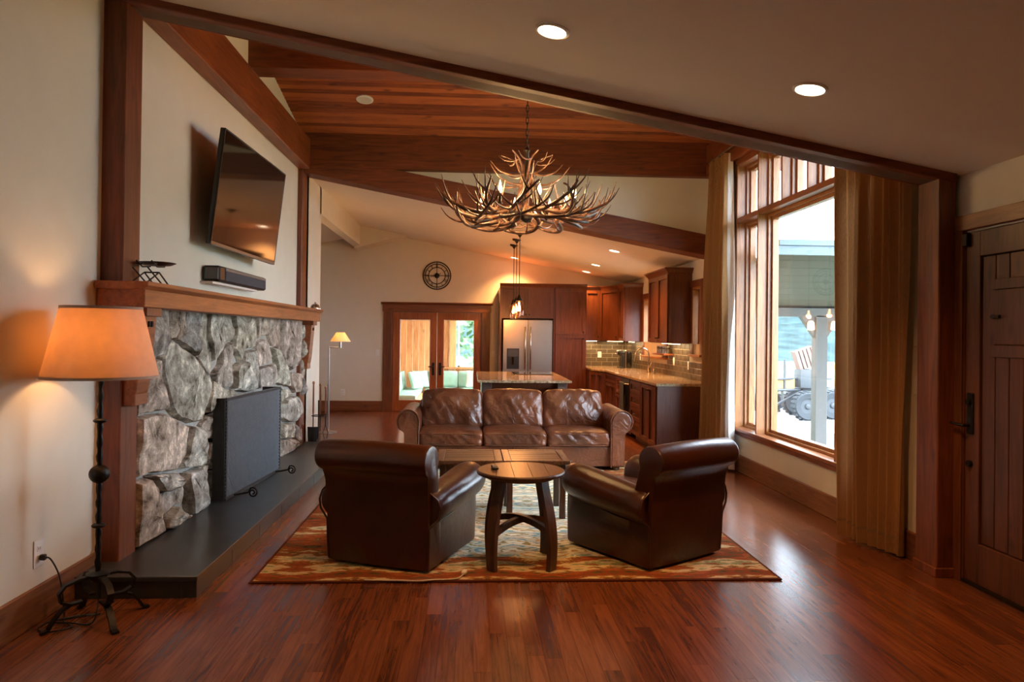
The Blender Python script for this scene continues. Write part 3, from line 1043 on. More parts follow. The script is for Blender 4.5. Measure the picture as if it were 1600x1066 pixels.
# ================================================================== FIREPLACE WALL
HZ = 0.125
hearth = thing('hearth', 'low dark slate hearth slab in front of the stone', 'hearth', (-1.85, 6.8, 0))
MB().box(XL + 0.02, -1.512, 4.158, 9.25, HZ - 0.03, HZ).build('slab_top', SLATE, hearth, 0.003)
for (y0, y1) in [(4.17 + i * 0.61, min(4.17 + (i + 1) * 0.61 - 0.004, 9.24)) for i in range(9)]:
    if y1 > y0 + 0.02:
        MB().box(-1.60, -1.518, y0, y1, 0.0, HZ - 0.03).build('face_tile', SLATE, hearth, 0.002)
MB().box(XL + 0.022, -2.045, 4.165, 4.6, 0, HZ - 0.03).build('face_tile', SLATE, hearth, 0.002)
MB().box(-2.041, -1.60, 4.165, 4.6, 0, HZ - 0.03).build('face_tile', SLATE, hearth, 0.002)
MB().box(XL + 0.03, -1.6, 4.6, 9.2, 0.0, HZ - 0.03).build('core', SOOT, hearth)

fp = thing('fireplace', 'rough field stone fireplace face under the timber mantel', 'fireplace', (XP, 6.8, HZ))
XS = XP - 0.045         # mortar face
mb = MB().box(XT, XS, YA1, 5.93, HZ, 1.66).box(XT, XS, 7.22, YB0, HZ, 1.66).box(XT, XS, 5.93, 7.22, 0.90, 1.66)
mb.build('mortar_bed', MORTAR, fp)
mb = MB().box(XT - 0.6, XT - 0.56, 5.9, 7.25, HZ, 0.92).box(XT - 0.6, XS, 5.9, 5.935, HZ, 0.92).box(XT - 0.6, XS, 7.215, 7.25, HZ, 0.92).box(XT - 0.6, XS, 5.9, 7.25, 0.88, 0.91).box(XT - 0.6, XS, 5.9, 7.25, HZ - 0.02, HZ + 0.005)
mb.build('firebox', SOOT, fp)

ZA_ = (200, 480, 150 / 842)
ZB_ = (200, 630, 150 / 666)
ZC_ = (330, 480, 160 / 1066)
ZD_ = (430, 560, 60 / 400)
STONES = [
    (ZA_, [(330, 300), (370, 285), (470, 330), (560, 430), (660, 540), (730, 620), (740, 680), (700, 850), (650, 1000), (560, 1015), (470, 980), (380, 900), (345, 740), (305, 560), (310, 430)]),
    (ZA_, [(50, 480), (205, 480), (285, 450), (295, 600), (325, 720), (360, 880), (330, 900), (200, 920), (70, 960), (50, 960)]),
    (ZA_, [(50, 90), (310, 90), (310, 270), (320, 330), (290, 425), (200, 440), (50, 440)]),
    (ZA_, [(325, 60), (430, 60), (420, 160), (408, 270), (370, 275), (325, 255)]),
    (ZA_, [(450, 100), (485, 110), (480, 190), (440, 290), (415, 280), (430, 170)]),
    (ZA_, [(490, 70), (640, 80), (605, 200), (588, 330), (590, 430), (510, 340), (450, 300), (487, 190)]),
    (ZA_, [(645, 80), (700, 90), (720, 230), (745, 330), (745, 500), (740, 600), (700, 570), (600, 440), (597, 330), (612, 200)]),
    (ZA_, [(750, 640), (800, 700), (800, 860), (720, 920), (700, 880), (730, 720)]),
    (ZB_, [(48, 115), (180, 78), (260, 75), (330, 105), (415, 165), (405, 250), (398, 360), (350, 430), (320, 468), (140, 485), (48, 530)]),
    (ZB_, [(440, 160), (490, 165), (520, 240), (540, 300), (520, 420), (490, 440), (380, 450), (360, 420), (400, 370), (415, 260)]),
    (ZB_, [(520, 150), (560, 95), (640, 60), (640, 235), (545, 250), (510, 170)]),
    (ZB_, [(580, 285), (635, 270), (645, 425), (580, 460), (560, 400)]),
    (ZB_, [(500, 445), (570, 430), (565, 495), (550, 520), (520, 505)]),
    (ZB_, [(155, 505), (320, 490), (390, 550), (330, 590), (250, 610), (215, 560)]),
    (ZB_, [(46, 565), (140, 525), (190, 590), (210, 700), (225, 800), (262, 905), (46, 1010)]),
    (ZB_, [(240, 625), (320, 602), (385, 570), (400, 600), (388, 690), (330, 705), (250, 785), (232, 720)]),
    (ZB_, [(398, 488), (495, 452), (520, 540), (515, 735), (432, 800), (412, 640)]),
    (ZB_, [(250, 805), (325, 720), (400, 780), (430, 812), (280, 895), (245, 865)]),
    (ZB_, [(580, 475), (640, 470), (640, 690), (575, 650)]),
    (ZC_, [(-20, 120), (125, 120), (135, 380), (75, 500), (25, 570), (5, 420), (-15, 300)]),
    (ZC_, [(135, 440), (230, 365), (240, 460), (250, 640), (230, 830), (100, 850), (40, 700), (110, 600)]),
    (ZC_, [(140, 125), (240, 135), (235, 340), (150, 378), (138, 250)]),
    (ZC_, [(255, 200), (300, 215), (350, 300), (363, 420), (310, 560), (255, 430), (247, 300)]),
    (ZC_, [(265, 140), (488, 150), (480, 420), (395, 430), (377, 330), (310, 200)]),
    (ZC_, [(495, 150), (605, 155), (600, 290), (540, 300), (495, 330)]),
    (ZC_, [(485, 375), (560, 335), (620, 400), (640, 520), (600, 590), (500, 620), (480, 500)]),
    (ZC_, [(618, 160), (748, 172), (738, 330), (732, 450), (690, 420), (640, 400), (615, 300)]),
    (ZC_, [(755, 172), (937, 185), (930, 480), (900, 620), (860, 655), (800, 620), (747, 500)]),
    (ZC_, [(945, 190), (1000, 198), (988, 335), (944, 335)]),
    (ZC_, [(925, 345), (985, 342), (980, 500), (930, 530)]),
    (ZC_, [(360, 470), (470, 440), (488, 600), (485, 850), (370, 885), (280, 870), (270, 720), (350, 560)]),
    (ZC_, [(498, 640), (658, 592), (668, 700), (650, 810), (500, 850)]),
    (ZC_, [(655, 420), (710, 440), (760, 560), (820, 670), (820, 830), (740, 810), (660, 790), (690, 620)]),
    (ZC_, [(828, 680), (930, 690), (925, 880), (880, 890), (832, 820)]),
    (ZC_, [(935, 545), (992, 555), (980, 660), (960, 830), (935, 850)]),
    (ZC_, [(110, 862), (230, 850), (275, 905), (180, 955), (100, 955)]),
    (ZC_, [(275, 600), (340, 560), (275, 700), (262, 850), (240, 850), (255, 660)]),
    (ZD_, [(110, 430), (200, 395), (245, 450), (250, 560), (190, 660), (120, 660), (60, 620), (58, 480)]),
    (ZD_, [(58, 690), (170, 680), (200, 740), (190, 825), (58, 832)]),
    (ZD_, [(58, 850), (200, 840), (260, 900), (290, 960), (200, 1010), (58, 1066)]),
    (ZD_, [(210, 690), (300, 720), (305, 880), (275, 890), (210, 830)]),
    (ZD_, [(250, 400), (290, 540), (262, 640), (212, 655), (255, 560)]),
    (ZD_, [(60, 310), (95, 330), (105, 415), (60, 460)]),
    (ZD_, [(105, 320), (150, 330), (190, 378), (112, 415)]),
    (ZD_, [(262, 200), (300, 210), (290, 330), (262, 380)]),
]
_fc = (1133.924, 0.054869, 0.0064034, 0.0119145, 798.068, 515.55)


def on_wall(px, py, x):
    """photo pixel -> point where its ray meets the wall plane at X"""
    f, yaw, pit, rol, cx, cy = _fc
    a, b_ = px - cx, py - cy
    c, s = math.cos(rol), math.sin(rol)
    a, b_ = a * c + b_ * s, -a * s + b_ * c
    r_, u, fw = a / f, -b_ / f, 1.0
    fw, u = fw * math.cos(pit) - u * math.sin(pit), fw * math.sin(pit) + u * math.cos(pit)
    dx, dy = r_ * math.cos(yaw) + fw * math.sin(yaw), -r_ * math.sin(yaw) + fw * math.cos(yaw)
    t = x / dx
    return (t * dy, 1.5 + t * u)


rs = random.Random(11)


def make_stone(poly, proud, seed):
    # resample outline
    pts = []
    n = len(poly)
    per = sum(math.dist(poly[i], poly[(i + 1) % n]) for i in range(n))
    step = max(0.035, per / 30)
    for i in range(n):
        a, b_ = poly[i], poly[(i + 1) % n]
        k = max(1, int(math.dist(a, b_) / step))
        for j in range(k):
            t = j / k
            pts.append((a[0] + (b_[0] - a[0]) * t, a[1] + (b_[1] - a[1]) * t))
    cy_ = sum(p[0] for p in pts) / len(pts)
    cz_ = sum(p[1] for p in pts) / len(pts)
    rings = []
    for (sc, h, nz) in ((1.0, -0.012, 0.0), (0.985, 0.35, 0.006), (0.93, 0.85, 0.014), (0.72, 1.0, 0.03), (0.42, 1.02, 0.035), (0.15, 1.0, 0.03)):
        ring = []
        for (y_, z_) in pts:
            dy, dz = y_ - cy_, z_ - cz_
            L_ = math.hypot(dy, dz) or 1
            ins = -0.004
            f = sc * (1 - ins / L_)
            v = noise.noise(Vector((y_ * 9, z_ * 9, seed * 3.1))) if nz else 0
            v2 = noise.noise(Vector(((cy_ + dy * f) * 5, (cz_ + dz * f) * 5, seed * 1.7 + 9)))
            jit = 0.012 * noise.noise(Vector((y_ * 16, z_ * 16, seed)))
            ring.append(Vector((XS + proud * h + nz * v * 0.6 + nz * v2 * 1.6, cy_ + dy * f + jit, cz_ + dz * f + jit * 0.7)))
        rings.append(ring)
    return MB().loft(rings).build('stone', STONE, fp, 0, 28)


for i, (zc_, pl) in enumerate(STONES):
    poly = [on_wall(zc_[0] + x * zc_[2], zc_[1] + y * zc_[2], XP) for x, y in pl]
    poly = [(max(YA1 + 0.005, min(p[0], 9.1)), 1.66 if p[1] > 1.53 else max(HZ, p[1])) for p in poly]
    make_stone(poly, rs.uniform(0.035, 0.10), i + 1)

# mantel
mt = thing('mantel_shelf', 'thick stained timber mantel with carved corbels', 'mantel', (XP, 6.8, 1.6))
MB().box(XL + 0.01, -1.915, 4.372, 9.36, 1.635, 1.745).build('beam', MANTEL, mt, 0.005)
MB().prism([(XL + 0.01, 1.74), (-1.912, 1.74), (-1.885, 1.762), (-1.885, 1.787), (XL + 0.01, 1.787)], 'Y', 4.345, 9.39).build('cap', MANTEL, mt, 0.003)
for yc in (4.545, 9.13):
    w = 0.085
    m = MB().box(XP - 0.02, -1.93, yc - w - 0.02, yc + w + 0.02, 1.585, 1.636)
    cb = m.build('corbel', TIMBER_Z, mt, 0.003)
    pr = [(XP - 0.02, 1.586), (-1.955, 1.586), (-1.957, 1.53), (-1.985, 1.2), (-1.995, 1.13), (-2.0, 1.115), (-2.0, 1.045), (XP - 0.02, 1.045)]
    MB().prism(pr, 'Y', yc - w, yc + w).build('bracket', MANTEL, cb, 0.004)
    for dy in (-0.03, 0.012):
        MB().box(-1.962, -1.95, yc + dy, yc + dy + 0.022, 1.52, 1.555).build('peg', SOOT, cb)

# fire screen
fs = thing('fire_screen', 'black wire mesh fire screen with scrolled iron feet', 'fire screen', (-1.93, 6.55, HZ))
p0, p1 = Vector((-1.955, 5.935, HZ + 0.015)), Vector((-1.862, 7.235, HZ + 0.015))
du = (p1 - p0).normalized()
W_, H_ = (p1 - p0).length, 0.82
nrm = Vector((du.y, -du.x, 0))
MS = Matrix((( du.x, nrm.x, 0, p0.x), (du.y, nrm.y, 0, p0.y), (0, 0, 1, p0.z), (0, 0, 0, 1)))   # local u along, v out, z up
m = MB()
for (a, b_, c, d) in ((0, 0.022, 0, H_), (W_ - 0.022, W_, 0, H_), (0, W_, 0, 0.022), (0, W_, H_ - 0.022, H_)):
    m.box(a, b_, -0.012, 0.012, c, d, MS)
m.build('frame', IRON_D, fs, 0.002)
m = MB().box(-0.006, 0.012, -0.10, 0.0, 0.0, H_, MS)
m.build('side_wing', IRON_D, fs, 0.003)
m = MB().box(W_ - 0.012, W_ + 0.006, -0.17, 0.0, 0.0, H_, MS)
m.build('side_wing', IRON_D, fs, 0.003)
m = MB()
sp = 0.030
n = int((W_ + H_) / sp)
for sgn in (1, -1):
    for i in range(n):
        c = i * sp
        # line u = c - t (sgn -1) ... clip to the panel
        pts = []
        if sgn > 0:
            t0, t1 = max(0, c - W_), min(H_, c)
            a, b_ = (c - t0, t0), (c - t1, t1)
        else:
            t0, t1 = max(0, c - W_), min(H_, c)
            a, b_ = (W_ - (c - t0), t0), (W_ - (c - t1), t1)
        if t1 - t0 < 0.01:
            continue
        off = 0.0045 * sgn
        k = max(2, int((t1 - t0) / 0.10))
        m.tube([MS @ Vector((a[0] + (b_[0] - a[0]) * j / k, off, a[1] + (b_[1] - a[1]) * j / k)) for j in range(k + 1)], 0.0062, 4, cap=False)
m.build('wire_mesh', plain('mesh_wire', (0.30, 0.31, 0.34), 0.42, 0.5, 0.1), fs, 0, 60)
for u in (0.17, W_ - 0.13):
    pts = [Vector((u, 0.0, 0.012)), Vector((u, 0.06, 0.02)), Vector((u, 0.13, 0.034))]
    cc = (0.165, 0.028)
    for k in range(22):
        a = R(115) - k * R(27)
        rr = 0.042 * (1 - k / 27)
        pts.append(Vector((u, cc[0] + rr * math.cos(a), cc[1] + 0.004 + rr * math.sin(a))))
    MB().tube([MS @ p for p in pts], 0.0075, 8).build('scroll_foot', IRON, fs, 0, 60)

# television
tv = thing('television', 'large flat television tilted out from the chimney wall', 'television', (-1.902, 6.402, 2.599), local=True)
tv.rotation_euler = (0, 0, 0)
MT = Matrix.Rotation(-0.039, 4, 'Z') @ Matrix.Rotation(0.111, 4, 'Y') @ Matrix.Rotation(-0.008, 4, 'X')
w_, h_ = 1.564 / 2, 1.564 * 0.57 / 2
MB().box(-0.04, -0.004, -w_, w_, -h_, h_, MT).build('housing', BLACK, tv, 0.006)
MB().box(-0.006, 0.0005, -w_ + 0.012, w_ - 0.012, -h_ + 0.026, h_ - 0.012, MT).build('screen', GLOSSBLK, tv)
m = MB()
m.box(-0.006, 0.003, -w_, w_, -h_, -h_ + 0.026, MT)
m.build('bottom_bezel', plain('grey_bezel', (0.13, 0.13, 0.13), 0.3, 0.5), tv, 0.002)
MB().box(-0.006, 0.003, -w_, -w_ + 0.012, -h_, h_, MT).box(-0.006, 0.003, w_ - 0.012, w_, -h_, h_, MT).box(-0.006, 0.003, -w_, w_, h_ - 0.012, h_, MT).build('bezel', BLACK, tv, 0.002)
MB().box(XT + 1.902, -0.03, -0.25, 0.25, -0.2, 0.2).build('wall_mount', BLACK, tv, 0.004)

# soundbar
sb = thing('soundbar', 'black soundbar speaker on the wall under the television', 'speaker', (-2.05, 6.5, 1.95))
MB().box(XT, -1.99, 5.86, 7.16, 1.895, 2.02).build('housing', BLACK, sb, 0.015)
MB().box(-1.992, -1.984, 5.99, 7.13, 1.905, 1.985).build('grille', plain('speaker_cloth', (0.05, 0.05, 0.065), 0.8, 0), sb, 0.003)
MB().box(-1.992, -1.983, 5.99, 7.13, 1.987, 2.01).build('control_strip', plain('grey_strip', (0.16, 0.16, 0.16), 0.4, 0.2), sb, 0.002)
MB().box(-2.1, -2.0, 5.849, 5.862, 1.91, 2.005).build('end_cap', plain('grey_cap', (0.12, 0.12, 0.12), 0.5), sb, 0.004)
MB().box(XT, -2.03, 5.82, 7.0, 1.875, 1.893).build('bracket', WHITEP, sb)

# wire stand with a dish on the mantel
ws = thing('wire_stand', 'bent black wire stand holding a brown dish on the mantel', 'ornament', (-2.0, 4.72, 1.787))
m = MB()
for dx in (-0.045, 0.045):
    m.tube([(-2.0 + dx, 4.55, 1.925), (-2.0 + dx, 4.63, 1.895), (-2.0 + dx, 4.74, 1.905)], 0.005, 6)
    m.tube([(-2.0 + dx, 4.50, 1.793), (-2.0 + dx, 4.66, 1.862), (-2.0 + dx, 4.80, 1.793)], 0.005, 6)
    m.tube([(-2.0 + dx, 4.70, 1.793), (-2.0 + dx, 4.50, 1.88), (-2.0 + dx, 4.62, 1.915)], 0.005, 6)
m.tube([(-2.045, 4.66, 1.862), (-1.955, 4.66, 1.862)], 0.005, 6)
m.build('wire_frame', IRON, ws, 0, 60)
MB().lathe([(0.02, 0.0), (0.09, 0.008), (0.12, 0.022), (0.115, 0.024), (0.02, 0.010)], (-2.0, 4.72, 1.905), 24).build('dish', plain('brown_dish', (0.07, 0.025, 0.018), 0.35), ws, 0, 50)
dm = thing('glass_dome', 'small silvery dome ornament at the far end of the mantel', 'ornament', (-1.96, 9.25, 1.787))
MB().lathe([(0.075, 0.0), (0.075, 0.012), (0.06, 0.012), (0.058, 0.03), (0.045, 0.055), (0.02, 0.07), (0.004, 0.073)], (-1.96, 9.25, 1.787), 20).build('dome', CHROME, dm, 0, 50)
MB().lathe([(0.004, 0.072), (0.01, 0.078), (0.01, 0.086), (0.003, 0.092)], (-1.96, 9.25, 1.787), 12).build('knob', CHROME, dm, 0, 50)

# fire tools
ft = thing('fireplace_tool_set', 'iron fireplace shovel and tools with copper handles on a stand', 'tool set', (-1.93, 9.50, 0))
fx, fy = -1.955, 9.52
MB().lathe([(0.10, 0), (0.10, 0.012), (0.02, 0.02)], (fx, fy, 0), 16).build('base', IRON, ft, 0, 40)
MB().tube([(fx, fy, 0.01), (fx, fy, 0.62)], 0.009, 8).build('post', IRON, ft, 0, 60)
ring = [(fx + 0.085 * math.cos(a * math.pi / 8), fy + 0.085 * math.sin(a * math.pi / 8), 0.42) for a in range(16)]
MB().tube(ring, 0.006, 6, closed=True).build('ring', IRON, ft, 0, 60)
COPPER = plain('copper_handle', (0.30, 0.14, 0.07), 0.35, 0.7)
for (dx, dy, top, kind) in ((-0.05, -0.085, 0.87, 'shovel'), (0.035, -0.07, 0.84, 'poker'), (0.085, 0.02, 0.80, 'tongs')):
    x, y = fx + dx, fy + dy
    t = MB().tube([(x, y, 0.28), (x, y, 0.45)], 0.007, 8).build(kind, IRON, ft, 0, 60)
    MB().lathe([(0.008, 0.44), (0.012, 0.47), (0.011, top - 0.04), (0.018, top - 0.02), (0.01, top)], (x, y, 0), 10).build('grip', COPPER, t, 0, 50)
    if kind == 'shovel':
        MB().grid(lambda u, v: Vector((x + (u - 0.5) * 0.15 * (0.75 + 0.25 * v), y - 0.02 - 0.02 * (1 - (2 * u - 1) ** 2), 0.07 + 0.22 * v)), 8, 6).build('pan', IRON_D, t, 0, 60)
    elif kind == 'poker':
        MB().tube([(x, y, 0.28), (x, y, 0.08), (x + 0.02, y, 0.05)], 0.006, 6).build('rod', IRON, t, 0, 60)
    else:
        MB().tube([(x, y, 0.3), (x - 0.03, y, 0.2), (x + 0.0, y, 0.06)], 0.005, 6).tube([(x, y, 0.3), (x + 0.035, y, 0.2), (x + 0.005, y, 0.06)], 0.005, 6).build('rod', IRON, t, 0, 60)

# ------------------------------------------------------------------ iron floor lamp
LX, LY = -1.905, 3.86
lp = thing('floor_lamp', 'wrought iron floor lamp with a wide parchment shade', 'lamp', (LX, LY, 0))
pts, rr = [], []
for i in range(60):
    z = 0.20 + 1.06 * i / 59
    pts.append((LX + 0.0015 * math.sin(i * 1.9), LY, z))
    rr.append(0.0145 + 0.0025 * math.sin(i * 1.45))
MB().tube(pts, rr, 8).build('pole', IRON, lp, 0, 60)
for (z, r_, h) in ((1.03, 0.034, 0.028), (0.755, 0.050, 0.096), (0.49, 0.034, 0.028)):
    MB().lathe([(0.006, z - h / 2)] + [(r_ * math.cos(a * math.pi / 10), z + h / 2 * math.sin(a * math.pi / 10)) for a in range(-4, 5)] + [(0.006, z + h / 2)], (LX, LY, 0), 16).build('collar' if r_ < 0.04 else 'ball', IRON, lp, 0, 60)
MB().lathe([(0.02, 0.20), (0.055, 0.235), (0.058, 0.245), (0.02, 0.255)], (LX, LY, 0), 16).build('boss', IRON, lp, 0, 40)
for k in range(4):
    a = R(45 + 90 * k)
    dx, dy = math.cos(a), math.sin(a)

    def lp_pt(r_, z):
        return Vector((LX + dx * r_, LY + dy * r_, z))
    prof = [(0.02, 0.235), (0.09, 0.232), (0.15, 0.215), (0.178, 0.18), (0.168, 0.135), (0.125, 0.115), (0.07, 0.118)]
    leg2 = [(0.125, 0.115), (0.165, 0.095), (0.20, 0.055), (0.225, 0.014), (0.255, 0.008)]
    for (nm, pf) in (('scroll', prof), ('leg', leg2)):
        m = MB()
        rings = []
        sx, sy = -dy * 0.016, dx * 0.016
        for i, (r_, z) in enumerate(pf):
            q0 = pf[max(0, i - 1)]
            q1 = pf[min(len(pf) - 1, i + 1)]
            tx, tz = q1[0] - q0[0], q1[1] - q0[1]
            l_ = math.hypot(tx, tz)
            nx, nz = -tz / l_ * 0.006, tx / l_ * 0.006
            rings.append([Vector((LX + dx * (r_ + nx * sgn) + sx * e, LY + dy * (r_ + nx * sgn) + sy * e, z + nz * sgn)) for (e, sgn) in ((-1, -1), (1, -1), (1, 1), (-1, 1))])
        m.loft(rings).build(nm, IRON, lp, 0, 40)
# shade: thin double wall cone
z0, z1, r0, r1 = 1.258, 1.612, 0.272, 0.190
m = MB().lathe([(r0, z0), (r1, z1), (r1 - 0.004, z1), (r0 - 0.004, z0), (r0, z0)], (LX, LY, 0), 40, cap=False)
shd = m.build('shade', SHADE, lp, 0, 40)
for (r_, z) in ((r0, z0), (r1, z1)):
    MB().lathe([(r_ + 0.002, z - 0.007), (r_ + 0.002, z + 0.007), (r_ - 0.006, z + 0.007), (r_ - 0.006, z - 0.007), (r_ + 0.002, z - 0.007)], (LX, LY, 0), 40, cap=False).build('trim_band', plain('shade_trim', (0.55, 0.42, 0.33), 0.9), shd, 0, 40)
m = MB()
for k in range(3):
    a = R(120 * k)
    m.tube([(LX, LY, z1 - 0.02), (LX + math.cos(a) * (r1 - 0.006), LY + math.sin(a) * (r1 - 0.006), z1 - 0.004)], 0.003, 6)
m.tube([(LX, LY, 1.25), (LX, LY, z1 - 0.02)], 0.008, 8)
m.build('harp', BRONZE, lp, 0, 60)
MB().lathe([(0.004, 1.38), (0.018, 1.4), (0.03, 1.43), (0.03, 1.46), (0.015, 1.49), (0.003, 1.495)], (LX + 0.03, LY, 0), 14).build('bulb', emis('lamp_bulb', (1, 0.62, 0.3), 12), lp, 0, 50)
light('lamp_light', 'POINT', (LX - 0.02, LY + 0.0, 1.44), 4.0, (1.0, 0.56, 0.26), lp, 0.05)
# its power cord
cord = [(-2.19, 3.85, 0.33), (-2.165, 3.85, 0.33), (-2.14, 3.86, 0.315), (-2.11, 3.88, 0.23), (-2.09, 3.88, 0.12), (-2.07, 3.86, 0.03), (-2.05, 3.82, 0.012), (-1.98, 3.76, 0.008), (-2.06, 3.70, 0.008),
        (-2.13, 3.74, 0.008), (-2.12, 3.82, 0.010), (-2.02, 3.90, 0.010), (-1.92, 3.92, 0.012), (-1.99, 3.86, 0.02), (-2.1, 3.80, 0.02), (-2.0, 3.80, 0.012), (-1.9, 3.80, 0.012), (-1.90, 3.86, 0.10), (-1.905, 3.86, 0.21)]


def smooth_path(p, k=6):
    p = [Vector(q) for q in p]
    out = []
    for i in range(len(p) - 1):
        a, b_, c, d = p[max(i - 1, 0)], p[i], p[i + 1], p[min(i + 2, len(p) - 1)]
        for j in range(k):
            t = j / k
            out.append(0.5 * ((2 * b_) + (c - a) * t + (2 * a - 5 * b_ + 4 * c - d) * t * t + (3 * b_ - a - 3 * c + d) * t ** 3))
    out.append(p[-1])
    return out


cd = MB().tube(smooth_path(cord), 0.0042, 6).build('cord', BLACK, lp, 0, 60)
MB().box(-2.188, -2.16, 3.838, 3.862, 0.315, 0.345).build('plug', BLACK, cd, 0.004)


def wall_plate(name, label, c, n, w=0.072, h=0.116, kind='outlet', group=None):
    """cover plate at C on a wall whose outward normal is N (x or y axis)"""
    t = thing(name, label, 'outlet' if kind == 'outlet' else 'switch', c, group=group)
    c = Vector(c)
    n = Vector(n)
    u = Vector((-n.y, n.x, 0))

    def bx(u0, u1, z0, z1, d0, d1):
        pts = [c + u * a + n * b_ + Vector((0, 0, z)) for a in (u0, u1) for b_ in (d0, d1) for z in (z0, z1)]
        return pts
    F = [(0, 1, 3, 2), (4, 6, 7, 5), (0, 4, 5, 1), (2, 3, 7, 6), (0, 2, 6, 4), (1, 5, 7, 3)]
    MB().add(bx(-w / 2, w / 2, -h / 2, h / 2, 0, 0.006), F).build('cover', WHITEP, t, 0.002)
    if kind == 'outlet':
        for dz in (-0.024, 0.024):
            s_ = MB().add(bx(-0.017, 0.017, dz - 0.014, dz + 0.014, 0.004, 0.008), F).build('socket', WHITEP, t, 0.002)
            MB().add(bx(-0.008, -0.005, dz - 0.006, dz + 0.006, 0.007, 0.0085), F).add(bx(0.005, 0.008, dz - 0.006, dz + 0.006, 0.007, 0.0085), F).build('slot', BLACK, s_)
    else:
        MB().add(bx(-0.016, 0.016, -0.033, 0.033, 0.004, 0.010), F).build('rocker', WHITEP, t, 0.002)
    return t


wall_plate('wall_outlet', 'white outlet with the lamp plug beside the hearth', (XL, 3.85, 0.352), (1, 0, 0), 0.085, 0.14)
wall_plate('wall_outlet', 'small outlet low on the wall behind the swing arm lamp', (-2.42, YK, 0.36), (0, -1, 0))
wall_plate('light_switch', 'light switch beside the hinge side of the french doors', (-1.78, YK, 1.12), (0, -1, 0), kind='switch')
wall_plate('light_switch', 'light switch between the french doors and the refrigerator', (0.445, YK, 1.12), (0, -1, 0), kind='switch')
wall_plate('light_switch', 'upper white switch plate beside the curtain and post', (XR, 4.745, 1.515), (-1, 0, 0), 0.08, 0.13, 'switch')
wall_plate('light_switch', 'lower white switch plate beside the curtain and post', (XR, 4.745, 1.19), (-1, 0, 0), 0.08, 0.13, 'switch')

# ================================================================== SEATING AREA
tag(MB().rbox(1.62, 2.09, 0.006, 0.005, 2, None, Matrix.Translation((0.32, 6.48, 0.006))).build('area_rug', RUG), 'large kilim rug in rust, gold and pale blue under the seating', 'rug')
RZ = 0.012

# ------------------------------------------------------------------ sofa (faces the viewer)
sf = thing('sofa', 'long brown leather roll arm sofa with three seat cushions', 'sofa', (0.5, 8.4, RZ))
SX = 0.5
MB().rbox(1.09, 0.44, 0.115, 0.02, 4, None, Matrix.Translation((SX, 8.385, 0.165))).build('base', LEATHER_S, sf, 0, 50)
MB().rbox(1.10, 0.12, 0.33, 0.06, 8, None, Matrix.Translation((SX, 8.74, 0.40))).build('back_frame', LEATHER_S, sf, 0, 60)


def sofa_section(sgn):
    pts = [(1.055, 0.05), (1.055, 0.30), (1.052, 0.52)]
    cx, cz, r_ = 1.172, 0.548, 0.122
    for k in range(15):
        a = R(178 - k * (178 + 62) / 14)
        pts.append((cx + r_ * math.cos(a), cz + r_ * math.sin(a)))
    pts += [(1.212, 0.42), (1.208, 0.2), (1.208, 0.05)]
    return [(SX + sgn * x, z) for x, z in pts]


for sgn in (-1, 1):
    sec = sofa_section(sgn)
    cxm = SX + sgn * 1.15
    rings = []
    for (y, s_) in ((7.918, 0.97), (7.925, 1.0), (8.1, 1.0), (8.3, 1.0), (8.5, 1.0), (8.7, 1.0), (8.84, 1.0), (8.86, 0.95)):
        rings.append([Vector((cxm + (x - cxm) * s_, y, 0.3 + (z - 0.3) * s_ + (0.006 * noise.noise(Vector((x * 6, y * 5, z * 6)))))) for x, z in sec])
    ar = MB().loft(rings).build('arm', LEATHER_S, sf, 0, 50)
    # scroll front panel
    sec2 = [(cxm + (x - cxm) * 0.86, 0.31 + (z - 0.31) * 0.93) for x, z in sec]
    MB().loft([[Vector((x, 7.905, z)) for x, z in sec2], [Vector((x, 7.93, z)) for x, z in sec2]]).build('arm_panel', LEATHER_S, ar, 0, 40)
    MB().tube([Vector((x, 7.915, z)) for x, z in sec[0:18]], 0.008, 6).build('piping', LEATHER_S, ar, 0, 60)
cw = 0.352
